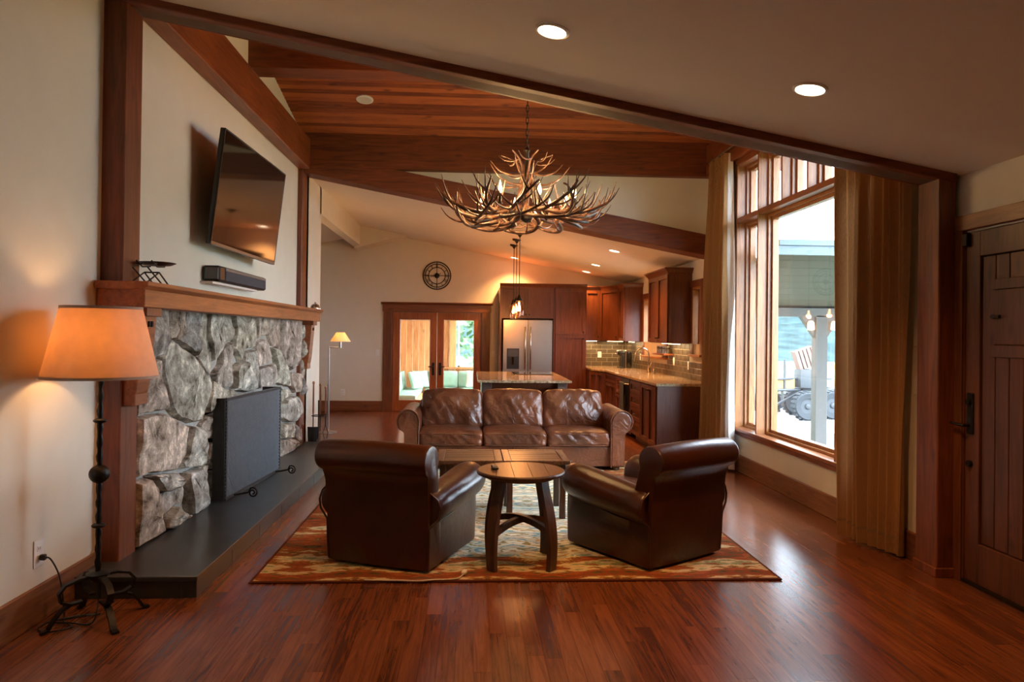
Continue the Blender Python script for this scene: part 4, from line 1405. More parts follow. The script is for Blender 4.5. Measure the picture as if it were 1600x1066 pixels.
for i in range(3):
    cx = SX + (i - 1) * 0.707

    def fseat(p, i=i):
        u, v = p.x / 0.352, p.y / 0.35
        c = 0.028 * (1 - u * u) * (1 - v * v) if p.z > 0 else 0
        fold = 0.0
        if p.y < -0.25:
            fold = 0.02 * noise.noise(Vector((p.x * 26 + p.z * 22, p.z * 9, i * 5.1)))
        top = 0.010 * noise.noise(Vector((p.x * 7, p.y * 7, i * 3.3 + 1)))
        return Vector((p.x, p.y + fold, p.z + c + (top if p.z > 0.02 else 0)))
    sc = MB().rbox(0.352, 0.35, 0.082, 0.045, 22, fseat, Matrix.Translation((cx, 8.275, 0.352))).build('seat_cushion', LEATHER_S, sf, 0, 80)
    for zz in (0.287, 0.408):
        MB().tube([(cx - 0.335, 7.934, zz), (cx - 0.2, 7.927, zz), (cx + 0.2, 7.927, zz), (cx + 0.335, 7.934, zz)], 0.006, 6).build('piping', LEATHER_S, sc, 0, 60)

    def fback(p, i=i):
        u, v = p.x / 0.36, p.z / 0.235
        bl = 0.05 * (1 - u * u) * (1 - v * v)
        s_ = -1 if p.y < 0 else 0.4
        sl = 0.03 * u * u * v if v > 0 else 0
        w1_ = 0.022 * noise.noise(Vector((p.x * 5.5 + 4 * p.z, p.z * 4.0 - p.x * 2.0, i * 7.7 + 2)))
        w2_ = 0.016 * noise.noise(Vector((p.x * 15 + 9 * p.z, p.z * 4, i * 2.7 + 5)))
        q = abs(noise.noise(Vector((p.x * 8 - 6 * p.z, p.z * 3.4, i * 4.4 + 8)))) * 0.022
        return Vector((p.x * (1 - 0.03 * v), p.y + s_ * bl + (w1_ + w2_ + q if p.y < 0.04 else 0), p.z - 0.022 * (u * u if v > 0 else -u * u * 0.3) + 0.008 * noise.noise(Vector((p.x * 9, p.z, i)))))
    Mx = Matrix.Translation((cx, 8.53, 0.625)) @ Matrix.Rotation(R(-13), 4, 'X')
    bc = MB().rbox(0.358, 0.085, 0.24, 0.06, 26, fback, Mx).build('back_cushion', LEATHER_S, sf, 0, 80)
for sx in (-1.12, 1.12):
    for y in (7.98, 8.78):
        MB().lathe([(0.035, 0.0), (0.045, 0.02), (0.03, 0.055)], (SX + sx, y, RZ), 12).build('foot', BARREL_Z, sf, 0, 50)

# ------------------------------------------------------------------ club chairs
def make_chair(name, label, loc, rz, group):
    t = thing(name, label, 'armchair', loc, rz, group, local=True)
    prof = [(0.0, 0.02), (-0.008, 0.2), (-0.022, 0.4), (-0.038, 0.54), (-0.055, 0.605)]
    cy_, cz_, r_ = -0.03, 0.70, 0.098
    prof += [(cy_ + r_ * math.cos(R(a)), cz_ + r_ * math.sin(R(a))) for a in range(228, -31, -16)]
    prof += [(0.085, 0.60), (0.13, 0.45), (0.165, 0.32), (0.17, 0.02)]

    def half(z):
        if z < 0.56:
            return 0.328 + 0.012 * z
        return 0.335 + 0.022 * min(1, (z - 0.56) / 0.1)
    mc = (0.05, 0.4)
    rings = []
    for s_, sc in ((-1.03, 0.80), (-1.025, 0.93), (-1.0, 0.99), (-0.97, 1.0), (-0.6, 1.0), (-0.3, 1.0), (0, 1.0), (0.3, 1.0), (0.6, 1.0), (0.97, 1.0), (1.0, 0.99), (1.025, 0.93), (1.03, 0.80)):
        ring = []
        for (y, z) in prof:
            if sc < 1 and z > 0.55:
                y2, z2 = cy_ + 0.02 + (y - cy_ - 0.02) * (0.6 + 0.4 * sc), 0.69 + (z - 0.69) * (0.6 + 0.4 * sc)
            else:
                y2, z2 = y, z
            bow = 0.012 * (1 - s_ * s_)
            ring.append(Vector((s_ * half(z), y2 - bow * (1 if y < 0.03 else 0.3), z2 + (0.012 * (1 - s_ * s_) if z > 0.7 else 0))))
        rings.append(ring)
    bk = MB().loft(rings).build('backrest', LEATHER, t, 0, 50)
    # seam under the top roll
    MB().tube([(s_ * half(0.6) * 1.0, -0.058 - 0.012 * (1 - s_ * s_), 0.612) for s_ in (-0.98, -0.5, 0, 0.5, 0.98)], 0.006, 6).build('piping', LEATHER, bk, 0, 60)
    for sgn in (-1, 1):
        rings = []
        for (y, zc_, g, dx) in ((0.01, 0.395, 0.90, 0.0), (0.03, 0.398, 1.0, 0), (0.15, 0.405, 1.0, 0), (0.3, 0.42, 1.02, 0.002), (0.45, 0.437, 1.05, 0.004), (0.6, 0.455, 1.08, 0.006), (0.68, 0.462, 1.06, 0.006), (0.73, 0.465, 0.98, 0.004), (0.755, 0.465, 0.85, 0.0), (0.765, 0.463, 0.6, 0)):
            r2 = 0.112 * g
            cx = 0.30 + dx
            sec = [(0.19, 0.05), (0.188, 0.25), (cx - r2, zc_)]
            sec += [(cx + r2 * math.cos(R(a)), zc_ + r2 * math.sin(R(a))) for a in range(165, -61, -15)]
            sec += [(0.336, zc_ - r2 * 1.05), (0.338, 0.22), (0.332, 0.02)]
            ring = [Vector((sgn * x, y, z)) for x, z in sec]
            if y > 0.74:
                k = 0.96 if y < 0.76 else 0.86
                ring = [Vector((sgn * 0.265 + (v.x - sgn * 0.265) * k, v.y, 0.3 + (v.z - 0.3) * k)) for v in ring]
            rings.append(ring)
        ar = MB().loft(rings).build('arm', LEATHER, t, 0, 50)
        MB().tube([(sgn * 0.336, 0.0, 0.03), (sgn * 0.342, -0.004, 0.15), (sgn * 0.345, -0.008, 0.28), (sgn * 0.40, 0.004, 0.34), (sgn * 0.412, 0.006, 0.40), (sgn * 0.39, 0.006, 0.46), (sgn * 0.345, 0.0, 0.50)], 0.007, 6).build('piping', LEATHER, ar, 0, 60)
        MB().tube([(sgn * 0.341, 0.02, 0.285), (sgn * 0.343, 0.3, 0.30), (sgn * 0.343, 0.55, 0.335), (sgn * 0.338, 0.72, 0.345)], 0.005, 6).build('seam', LEATHER, ar, 0, 60)

    def fs_(p):
        u, v = p.x / 0.2, p.y / 0.3
        return Vector((p.x, p.y, p.z + (0.025 * (1 - u * u) * (1 - v * v) if p.z > 0 else 0)))
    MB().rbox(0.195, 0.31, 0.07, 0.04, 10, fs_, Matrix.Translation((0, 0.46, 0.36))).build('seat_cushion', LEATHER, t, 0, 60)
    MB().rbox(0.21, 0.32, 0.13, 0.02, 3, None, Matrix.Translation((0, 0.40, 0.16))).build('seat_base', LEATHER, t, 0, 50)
    for (x, y) in ((-0.28, 0.06), (0.28, 0.06), (-0.27, 0.66), (0.27, 0.66)):
        MB().lathe([(0.02, 0.0), (0.026, 0.035)], (x, y, 0), 10).build('foot', BARREL_Z, t, 0, 50)
    t.scale = (1.06, 1.03, 1.0)
    return t


make_chair('armchair', 'dark brown leather club chair beside the slate hearth', (-0.575, 4.645, RZ), R(-22.5), 'club chairs facing the sofa')
make_chair('armchair', 'dark brown leather club chair on the tall window side', (1.435, 4.725, RZ), R(34), 'club chairs facing the sofa')

# ------------------------------------------------------------------ two square coffee tables pushed together
def square_table(label, x0, x1):
    y0, y1, zt = 5.795, 6.37, 0.49
    t = thing('coffee_table', label, 'table', ((x0 + x1) / 2, (y0 + y1) / 2, RZ), group='square tables pushed together')
    fw_ = 0.062
    MB().box(x0, x0 + fw_, y0, y1, zt - 0.032, zt).build('frame_board', TABLEW, t, 0.004)
    MB().box(x1 - fw_, x1, y0, y1, zt - 0.032, zt).build('frame_board', TABLEW, t, 0.004)
    MB().box(x0 + fw_, x1 - fw_, y0, y0 + fw_, zt - 0.032, zt).build('frame_board', TABLEW, t, 0.004)
    MB().box(x0 + fw_, x1 - fw_, y1 - fw_, y1, zt - 0.032, zt).build('frame_board', TABLEW, t, 0.004)
    n = 5
    for k in range(n):
        a = y0 + fw_ + (y1 - y0 - 2 * fw_) * k / n
        b_ = y0 + fw_ + (y1 - y0 - 2 * fw_) * (k + 1) / n
        MB().box(x0 + fw_ + 0.001, x1 - fw_ - 0.001, a + 0.001, b_ - 0.001, zt - 0.028, zt - 0.004).build('plank', wood_tx, t, 0.003)
    lw = 0.048
    for (x, y) in ((x0 + 0.03, y0 + 0.05), (x1 - 0.03 - lw, y0 + 0.05), (x0 + 0.03, y1 - 0.05 - lw), (x1 - 0.03 - lw, y1 - 0.05 - lw)):
        MB().box(x, x + lw, y, y + lw, RZ, zt - 0.03).build('leg', BARREL_Z, t, 0.004)
    xa, xb, ya, yb = x0 + 0.03 + lw, x1 - 0.03 - lw, y0 + 0.05 + lw, y1 - 0.05 - lw
    MB().box(xa, xb, y0 + 0.06, y0 + 0.08, zt - 0.095, zt - 0.03).build('apron', TABLEW, t)
    MB().box(xa, xb, y1 - 0.08, y1 - 0.06, zt - 0.095, zt - 0.03).build('apron', TABLEW, t)
    MB().box(x0 + 0.04, x0 + 0.06, ya, yb, zt - 0.095, zt - 0.03).build('apron', TABLEW, t)
    MB().box(x1 - 0.06, x1 - 0.04, ya, yb, zt - 0.095, zt - 0.03).build('apron', TABLEW, t)


wood_tx = wood('table_plank', (0.075, 0.036, 0.018), (0.25, 0.13, 0.065), 'X', 1.6, 0.34, 0.2, jitter=0.2)
square_table('square weathered wood table on the fireplace side of the pair', -0.266, 0.268)
square_table('square weathered wood table on the window side of the pair', 0.274, 0.812)

# ------------------------------------------------------------------ round barrel table
TX, TY, TT = 0.337, 4.752, 0.617
rt = thing('side_table', 'round barrel head side table on curved stave legs', 'table', (TX, TY, RZ))
r_ = 0.276
edges = [-r_, -0.165, -0.055, 0.06, 0.17, r_]
for a, b_ in zip(edges[:-1], edges[1:]):
    a2, b2 = a + (0.0012 if a > -r_ else 0.001), b_ - (0.0012 if b_ < r_ else 0.001)
    pts = []
    n = 10
    for k in range(n + 1):
        x = a2 + (b2 - a2) * k / n
        pts.append((TX + x, TY - math.sqrt(max(0, r_ * r_ - x * x))))
    for k in range(n, -1, -1):
        x = a2 + (b2 - a2) * k / n
        pts.append((TX + x, TY + math.sqrt(max(0, r_ * r_ - x * x)) + 1e-4))
    MB().prism(pts, 'Z', TT - 0.02, TT - 0.001).build('plank', BARREL, rt)
MB().lathe([(0.275, TT - 0.02), (0.272, TT - 0.001), (0.279, TT + 0.001), (0.288, TT - 0.004), (0.2905, TT - 0.013), (0.286, TT - 0.024), (0.262, TT - 0.034), (0.262, TT - 0.02)], (TX, TY, 0), 48, cap=False).build('rim', BARREL_Z, rt, 0, 50)
MB().lathe([(0.225, TT - 0.05), (0.235, TT - 0.019)], (TX, TY, 0), 32).build('under_ring', BARREL_Z, rt, 0, 50)
for k in range(4):
    a = R(45 + 90 * k)
    d = Vector((math.cos(a), math.sin(a), 0))
    s_ = Vector((-d.y, d.x, 0))
    rings = []
    for i in range(13):
        z = RZ + (TT - 0.03 - RZ) * i / 12
        t_ = i / 12
        rad = 0.252 + 0.028 * math.sin(math.pi * min(1, (t_ + 0.12) / 1.0)) - 0.062 * t_ ** 1.6
        w = 0.034 + 0.006 * math.sin(math.pi * t_)
        c = Vector((TX, TY, z)) + d * rad
        rings.append([c - s_ * w - d * 0.014, c + s_ * w - d * 0.014, c + s_ * w * 0.96 + d * 0.014, c - s_ * w * 0.96 + d * 0.014])
    MB().loft(rings).build('leg', BARREL_Z, rt, 0, 40)
for k in range(2):
    a = R(45 + 90 * k)
    d = Vector((math.cos(a), math.sin(a), 0))
    s_ = Vector((-d.y, d.x, 0))
    rings = []
    for i in range(13):
        u = -1 + 2 * i / 12
        c = Vector((TX, TY, 0.235 + 0.055 * (1 - u * u) + 0.012 * k)) + d * (0.255 * u)
        up = Vector((0, 0, 0.02))
        rings.append([c - s_ * 0.016 - up, c + s_ * 0.016 - up, c + s_ * 0.016 + up, c - s_ * 0.016 + up])
    MB().loft(rings).build('stretcher', BARREL_Z, rt, 0, 40)

# remote control on the round table
rc = thing('remote_control', 'small dark remote control on the round table', 'remote', (0.167, 4.77, TT), R(6), local=True)
MB().rbox(0.021, 0.055, 0.009, 0.008, 4, None, Matrix.Translation((0, 0, 0.010))).build('body', BLACK, rc, 0, 50)
m = MB()
for ix in range(3):
    for iy in range(5):
        m.cyl((-0.012 + ix * 0.012, -0.035 + iy * 0.012, 0.0185), 0.004, 0.0025, 8)
m.build('keypad', plain('grey_rubber', (0.16, 0.15, 0.15), 0.6), rc)
MB().box(-0.014, 0.014, 0.03, 0.046, 0.0182, 0.0195).build('display', GLOSSBLK, rc)

# white extension cord on the rug
ec = thing('extension_cord', 'white extension cord lying across the edge of the rug', 'cord', (-0.05, 4.42, RZ))
pth = smooth_path([(-0.62, 4.40, 0.017), (-0.42, 4.388, 0.018), (-0.30, 4.375, 0.018), (-0.2, 4.395, 0.018), (-0.12, 4.40, 0.017), (-0.06, 4.42, 0.018), (-0.03, 4.48, 0.02)], 8)
MB().tube(pth, 0.005, 6).build('cable', plain('ivory_cable', (0.62, 0.55, 0.45), 0.5), ec, 0, 60)
MB().rbox(0.016, 0.032, 0.011, 0.008, 3, None, Matrix.Translation((-0.022, 4.51, 0.026)) @ Matrix.Rotation(R(-12), 4, 'Z')).build('connector', plain('ivory_plug', (0.72, 0.66, 0.56), 0.5), ec, 0, 50)

# ------------------------------------------------------------------ curtains
def curtain(name, label, near_top, far_top, near_bot, far_bot, ztop, zbot, waves, seed, lining=None):
    """pleated panel; ends given as (x, y) at top and bottom"""
    t = thing(name, label, 'curtain', (near_bot[0], (near_bot[1] + far_bot[1]) / 2, 0), group='linen curtains at the tall window')

    def f(u, v, off=0.0, amp=1.0):
        # u along the panel (0 near the viewer), v from top (0) to bottom (1)
        nt_, ft_, nb, fb = Vector(near_top), Vector(far_top), Vector(near_bot), Vector(far_bot)
        a = nt_.lerp(nb, v)
        b_ = ft_.lerp(fb, v)
        p = a.lerp(b_, u)
        d = (b_ - a).normalized()
        n_ = Vector((-d.y, d.x))
        if n_.x > 0:
            n_ = -n_
        ph = 2 * math.pi * waves * u + 1.6 * noise.noise(Vector((u * 3.1, v * 1.4, seed)))
        A = (0.062 + 0.016 * v) * (0.75 + 0.5 * noise.noise(Vector((u * 5, v * 0.8, seed + 4))))
        sn = math.sin(ph)
        w = A * (abs(sn) ** 0.75 * (1 if sn > 0 else -1) + 0.22 * math.sin(2.3 * ph + seed))
        s2 = 0.012 * math.cos(ph)
        q = p + n_ * (w * amp - off) + d * s2
        zz = ztop + (zbot - ztop) * v
        if v > 0.999:
            zz += 0.012 * math.sin(ph)
        return Vector((q.x, q.y, zz))
    m = MB().grid(lambda u, v: f(u, v), waves * 14, 30)
    m.build('panel', CURTAIN, t, 0, 179)
    m = MB().grid(lambda u, v: f(u, v) + Vector((-0.003, 0, 0)) if 0 else f(u, 0.965 + 0.006 * v, -0.002), waves * 14, 1)
    m.build('hem_stitch', plain('hem_thread', (0.30, 0.18, 0.09), 0.9), t, 0, 179)
    if lining:
        m = MB().grid(lambda u, v: f(u * 1.02 - lining * v - 0.012, v, 0.03 + 0.012 * v, 0.75), waves * 10, 24)
        m.build('lining', LINING, t, 0, 179)
    m = MB().grid(lambda u, v: f(u, 0.03 * v, -0.004), waves * 14, 2)
    m.build('heading_tape', CURTAIN, t, 0, 179)
    return t


curtain('curtain', 'tan linen curtain hanging beside the timber post and entry door', (2.90, 4.66), (2.90, 5.64), (2.925, 4.745), (2.80, 5.36), 3.52, 0.03, 8, 2.0)
curtain('curtain', 'tan linen curtain with white lining at the kitchen end of the window', (2.90, 8.10), (2.90, 8.72), (2.86, 7.99), (2.82, 8.84), 3.60, 0.03, 6, 5.0, lining=0.13)
cr = thing('curtain_rod', 'slim brushed metal curtain rod above the tall window', 'curtain rod', (2.9, 6.7, 3.6))
MB().tube([(2.885, 4.66, 3.63), (2.885, 8.8, 3.63)], 0.012, 8).build('rod', CHROME, cr, 0, 60)
for y in (4.75, 6.6, 8.78):
    MB().tube([(2.885, y, 3.63), (2.94, y, 3.63)], 0.009, 8).build('bracket', CHROME, cr, 0, 60)

# ------------------------------------------------------------------ antler chandelier
CX, CY, CZ = 0.462, 6.2, 2.44
ch = thing('antler_chandelier', 'wide antler chandelier with candle bulbs on a chain', 'chandelier', (CX, CY, CZ))
rc_ = random.Random(5)


def antler(parent, pts, r0, tines, name='antler'):
    m = MB()
    pth = smooth_path(pts, 5)
    n = len(pth)
    m.tube(pth, [r0 * (1 - 0.72 * (i / (n - 1)) ** 1.3) for i in range(n)], 7)
    for (k, d, ln, r1) in tines:
        b_ = pth[int(k * (n - 1))]
        d = Vector(d).normalized()
        up = Vector((0, 0, 1))
        tp = [b_, b_ + d * ln * 0.35, b_ + d * ln * 0.68 + up * ln * 0.14, b_ + d * ln * 0.92 + up * ln * 0.40]
        tp = smooth_path(tp, 4)
        m.tube(tp, [r1 * (1 - 0.8 * i / (len(tp) - 1)) for i in range(len(tp))], 6)
    return m.build(name, ANTLER, parent, 0, 60)


def pol(r_, a, z):
    return Vector((CX + r_ * math.cos(a), CY + r_ * math.sin(a), CZ + z))


NA = 14
for k in range(NA):
    a = 2 * math.pi * k / NA + rc_.uniform(-0.1, 0.1)
    sw = rc_.choice((-1, 1)) * rc_.uniform(0.35, 0.6)
    zz = rc_.uniform(0.0, 0.05)
    pts = [pol(0.10, a - sw * 0.8, 0.10 + zz), pol(0.26, a - sw * 0.55, 0.055 + zz), pol(0.46, a - sw * 0.1, 0.03 + zz), pol(0.62, a + sw * 0.25, 0.085 + zz), pol(0.70, a + sw * 0.5, 0.16 + zz), pol(0.72, a + sw * 0.62, 0.26 + rc_.uniform(-0.05, 0.04))]
    out = Vector((math.cos(a), math.sin(a), 0))
    tan = Vector((-out.y, out.x, 0))
    tn = []
    for (kk, o_, t_, u_, ln) in ((0.28, 0.25, 0.7, 0.7, 0.22), (0.45, 0.5, -0.8, 0.6, 0.24), (0.6, 0.8, 0.6, 0.55, 0.22), (0.74, 0.8, -0.4, 0.6, 0.18), (0.5, 0.4, 0.9, 0.15, 0.26), (0.35, 0.9, -0.5, 0.05, 0.3)):
        tn.append((kk, out * o_ + tan * t_ * sw / abs(sw) + Vector((0, 0, u_ + rc_.uniform(-0.2, 0.2))), ln * rc_.uniform(0.8, 1.2), 0.0115))
    antler(ch, pts, 0.022, tn)
for k in range(9):      # low interlaced ring
    a = 2 * math.pi * k / 9 + 0.2
    pts = [pol(0.30, a - 0.5, 0.05), pol(0.42, a - 0.25, 0.012), pol(0.50, a, 0.0), pol(0.56, a + 0.28, 0.03), pol(0.63, a + 0.5, 0.11), pol(0.65, a + 0.58, 0.22)]
    out = Vector((math.cos(a), math.sin(a), 0))
    tn = [(0.35, Vector((-out.x * 0.5, -out.y * 0.5, 0.25)), 0.2, 0.010), (0.55, Vector((out.x, out.y, 0.2)), 0.22, 0.010), (0.7, Vector((out.x * 0.6, out.y * 0.6, 0.9)), 0.22, 0.010)]
    antler(ch, pts, 0.019, tn)
for k in range(6):      # upright inner antlers up to the crown
    a = 2 * math.pi * k / 6 + 0.3
    pts = [pol(0.20, a, 0.06), pol(0.10, a + 0.2, 0.18), pol(0.055, a + 0.3, 0.34), pol(0.05, a + 0.4, 0.46), pol(0.10, a + 0.5, 0.55), pol(0.22, a + 0.6, 0.60)]
    out = Vector((math.cos(a + 0.3), math.sin(a + 0.3), 0))
    tn = [(0.42, out + Vector((0, 0, -0.05)), 0.36, 0.012), (0.58, out * 0.9 + Vector((-out.y * 0.7, out.x * 0.7, -0.1)), 0.30, 0.011), (0.8, out * 0.8 + Vector((out.y * 0.8, -out.x * 0.8, -0.3)), 0.2, 0.010)]
    antler(ch, pts, 0.018, tn)
MB().lathe([(0.012, 0.02), (0.05, 0.05), (0.05, 0.12), (0.022, 0.16), (0.018, 0.62), (0.03, 0.64), (0.01, 0.67)], (CX, CY, CZ), 14).build('hub', BRONZE, ch, 0, 50)
for k in range(8):
    a = 2 * math.pi * k / 8 + 0.22
    q = pol(0.45 if k % 2 else 0.36, a, 0.13)
    c = MB().lathe([(0.024, -0.02), (0.024, -0.012), (0.014, -0.01), (0.014, 0.065)], q, 12).build('candle_socket', BRONZE, ch, 0, 50)
    MB().lathe([(0.008, 0.065), (0.015, 0.085), (0.0165, 0.105), (0.011, 0.135), (0.004, 0.158), (0.001, 0.172)], q, 12).build('bulb', emis('candle_bulb', (1.0, 0.62, 0.30), 9) if k == 0 else MATS['candle_bulb'], c, 0, 60)
    light('candle_light', 'POINT', q + Vector((0, 0, 0.115)), 25.0, (1.0, 0.60, 0.24), ch, 0.02)
ztop = zr(CY)
nl = int((ztop - 0.05 - (CZ + 0.66)) / 0.052)
lk = [(0.011 * math.cos(t), 0.0, 0.034 * math.sin(t)) for t in [2 * math.pi * i / 12 for i in range(12)]]
lme = MB().tube(lk, 0.0042, 5, closed=True).mesh('chain_link', 0, 60)
lme.materials.append(BRONZE)
for i in range(nl + 1):
    shared('chain_link', lme, ch, (CX, CY, CZ + 0.69 + i * 0.052), (0, 0, R(90) * (i % 2)))
MB().lathe([(0.065, 0.0), (0.06, -0.02), (0.02, -0.035), (0.006, -0.05)], (CX, CY, ztop), 20).build('canopy', BRONZE, ch, 0, 50)

# ------------------------------------------------------------------ recessed ceiling lights
CANLENS = emis('can_lens', (1.0, 0.80, 0.52), 9)
CANOFF = plain('can_reflector', (0.62, 0.58, 0.48), 0.4)


def can(label, x, y, plane, energy, r_=0.088, group=None, spot=125, col=WARM, name='ceiling_light'):
    z = plane(x)
    sl = (plane(x) - plane(x + 1))
    t = thing(name, label, 'ceiling light', (x, y, z), group=group)
    Mr = Matrix.Rotation(math.atan(sl), 4, 'Y')
    MB().lathe([(r_, 0.004), (r_, -0.006), (r_ - 0.014, -0.010), (r_ - 0.019, 0.0), (r_ - 0.022, 0.003), (r_, 0.004)], (x, y, z), 32, cap=False, m=Mr).build('trim_ring', WHITEP, t, 0, 40)
    MB().lathe([(r_ - 0.018, -0.002), (r_ - 0.03, -0.003), (0.001, -0.004)], (x, y, z), 32, m=Mr).build('lens', CANLENS, t, 0, 60)
    light('can_light', 'SPOT', (x, y, z - 0.03), energy, col, t, 0.06, spot, blend=0.9)
    return t


can('recessed light on the front ceiling towards the middle of the room', 0.394, 3.655, zc, 64, group='recessed lights on the front ceiling', spot=120)
can('recessed light on the front ceiling above the window side', 1.742, 3.666, zc, 52, group='recessed lights on the front ceiling', spot=120)
can('recessed kitchen light near the antler chandelier side', 2.03, 10.25, zk, 130, group='recessed kitchen lights')
can('recessed kitchen light above the counter run', 2.10, 12.2, zk, 120, group='recessed kitchen lights')
can('recessed kitchen light by the corner cabinets', 2.14, 13.45, zk, 60, group='recessed kitchen lights')
can('recessed kitchen light in front of the refrigerator', 0.80, 13.6, zk, 120, group='recessed kitchen lights')

# dark round speaker in the plank ceiling
sy = 8.148
spk = thing('ceiling_speaker', 'unlit round recessed fixture in the plank ceiling', 'ceiling light', (-1.212, sy, zr(sy)))
Mr = Matrix.Rotation(math.atan(0.2) * -1, 4, 'X')
MB().lathe([(0.095, 0.004), (0.095, -0.006), (0.08, -0.012), (0.07, 0.0), (0.095, 0.004)], (-1.212, sy, zr(sy) - 0.003), 32, cap=False, m=Mr).build('trim_ring', WHITEP, spk, 0, 40)
MB().lathe([(0.078, -0.006), (0.05, 0.004), (0.001, 0.006)], (-1.212, sy, zr(sy) - 0.006), 32, m=Mr).build('cone', CANOFF, spk, 0, 60)

# ================================================================== KITCHEN
def face_frame(o, u, n):
    """matrix: local x along U, local y out along N, z up"""
    u, n = Vector(u), Vector(n)
    return Matrix(((u.x, n.x, 0, o[0]), (u.y, n.y, 0, o[1]), (0, 0, 1, o[2]), (0, 0, 0, 1)))


def shaker(parent, M_, x0, x1, z0, z1, knob=None, name='door', pull=False):
    """shaker front on a cabinet face; KNOB is a local (x, z)"""
    g = 0.0035
    x0, x1, z0, z1 = x0 + g, x1 - g, z0 + g, z1 - g
    s_ = min(0.055, (z1 - z0) * 0.28, (x1 - x0) * 0.28)
    m = MB().box(x0, x0 + s_, 0, 0.026, z0, z1, M_).box(x1 - s_, x1, 0, 0.026, z0, z1, M_).box(x0 + s_, x1 - s_, 0, 0.026, z0, z0 + s_, M_).box(x0 + s_, x1 - s_, 0, 0.026, z1 - s_, z1, M_)
    m.box(x0 + s_, x1 - s_, 0, 0.005, z0 + s_, z1 - s_, M_)
    d = m.build(name, CAB, parent)
    if knob:
        k = MB()
        if pull:
            k.tube([M_ @ Vector((knob[0] - 0.045, 0.02, knob[1])), M_ @ Vector((knob[0] - 0.04, 0.042, knob[1])), M_ @ Vector((knob[0] + 0.04, 0.042, knob[1])), M_ @ Vector((knob[0] + 0.045, 0.02, knob[1]))], 0.006, 6)
            k.build('pull', IRON, d, 0, 60)
        else:
            k.tube([M_ @ Vector((knob[0], 0.018, knob[1])), M_ @ Vector((knob[0], 0.03, knob[1])), M_ @ Vector((knob[0], 0.036, knob[1])), M_ @ Vector((knob[0], 0.046, knob[1]))], [0.007, 0.007, 0.016, 0.012], 10)
            k.build('knob', IRON, d, 0, 60)
    return d


def crown(parent, poly, z, h=0.075, out=0.045, mitre=0.0):
    """crown moulding along an open polyline of (x, y); outward is to the left of travel"""
    m = MB()
    for (a, b_) in zip(poly[:-1], poly[1:]):
        a, b_ = Vector(a), Vector(b_)
        d = (b_ - a).normalized()
        n = Vector((-d.y, d.x))
        rings = []
        for q, e in ((a, -1), (b_, 1)):
            rings.append([Vector((*(q + n * o + d * (o * e * mitre)), z + hh)) for o, hh in ((0, 0), (0.006, 0.0), (0.012, 0.02), (out * 0.8, h * 0.75), (out, h * 0.8), (out, h), (0, h))])
        m.loft(rings)
    m.build('crown', CAB, parent)


YFR = 13.30      # front plane of tall cabinets
# refrigerator
fr = thing('refrigerator', 'stainless french door refrigerator between cherry cabinets', 'refrigerator', (1.04, YFR, 0))
fx0, fx1 = 0.585, 1.495
MB().box(fx0, fx1, YFR, 13.98, 0.03, 1.775).build('case', plain('fridge_grey', (0.09, 0.085, 0.08), 0.5), fr, 0.004)
fm = (fx0 + fx1) / 2
for (a, b_, nm) in ((fx0, fm - 0.002, 1), (fm + 0.002, fx1, -1)):
    d = MB().box(a + 0.002, b_, YFR - 0.065, YFR - 0.004, 0.72, 1.772).build('door', STEEL, fr, 0.008)
    hx = fm - 0.05 if nm > 0 else fm + 0.05
    MB().tube([(hx, YFR - 0.065, 0.86), (hx, YFR - 0.115, 0.88), (hx, YFR - 0.115, 1.62), (hx, YFR - 0.065, 1.64)], 0.012, 8).build('handle', CHROME, d, 0, 60)
    if nm > 0:
        dsp = MB().box(fx0 + 0.075, fx0 + 0.30, YFR - 0.069, YFR - 0.06, 0.87, 1.245).build('dispenser', BLACK, d, 0.004)
        MB().box(fx0 + 0.095, fx0 + 0.28, YFR - 0.073, YFR - 0.066, 1.10, 1.225).build('control_panel', plain('panel_grey', (0.08, 0.08, 0.08), 0.25), dsp, 0.002)
        MB().box(fx0 + 0.165, fx0 + 0.205, YFR - 0.08, YFR - 0.066, 0.95, 1.09).build('spout', GLOSSBLK, dsp, 0.002)
dr = MB().box(fx0 + 0.002, fx1, YFR - 0.065, YFR - 0.004, 0.06, 0.71).build('freezer_drawer', STEEL, fr, 0.008)
MB().tube([(fx0 + 0.1, YFR - 0.065, 0.63), (fx0 + 0.12, YFR - 0.11, 0.63), (fx1 - 0.12, YFR - 0.11, 0.63), (fx1 - 0.1, YFR - 0.065, 0.63)], 0.012, 8).build('handle', CHROME, dr, 0, 60)

# cabinet over the refrigerator with side panel
fc = thing('refrigerator_cabinet', 'cherry cabinet with two doors above the refrigerator', 'cabinet', (1.04, YFR, 1.79))
MB().box(0.555, 1.512, YFR, 13.99, 1.80, 2.37).build('body', CAB, fc)
MB().box(0.525, 0.560, YFR - 0.03, 13.99, 0.0, 2.37).build('side_panel', CAB, fc)
MF = face_frame((0, YFR, 0), (1, 0, 0), (0, -1, 0))
shaker(fc, MF, 0.56, 1.035, 1.82, 2.36, (1.0, 1.87))
shaker(fc, MF, 1.035, 1.51, 1.82, 2.36, (1.07, 1.87))
crown(fc, [(1.513, YFR - 0.02), (0.522, YFR - 0.02), (0.522, 13.98)][::-1][::-1] if 0 else [(1.513, YFR - 0.02), (0.522, YFR - 0.02)], 2.365)
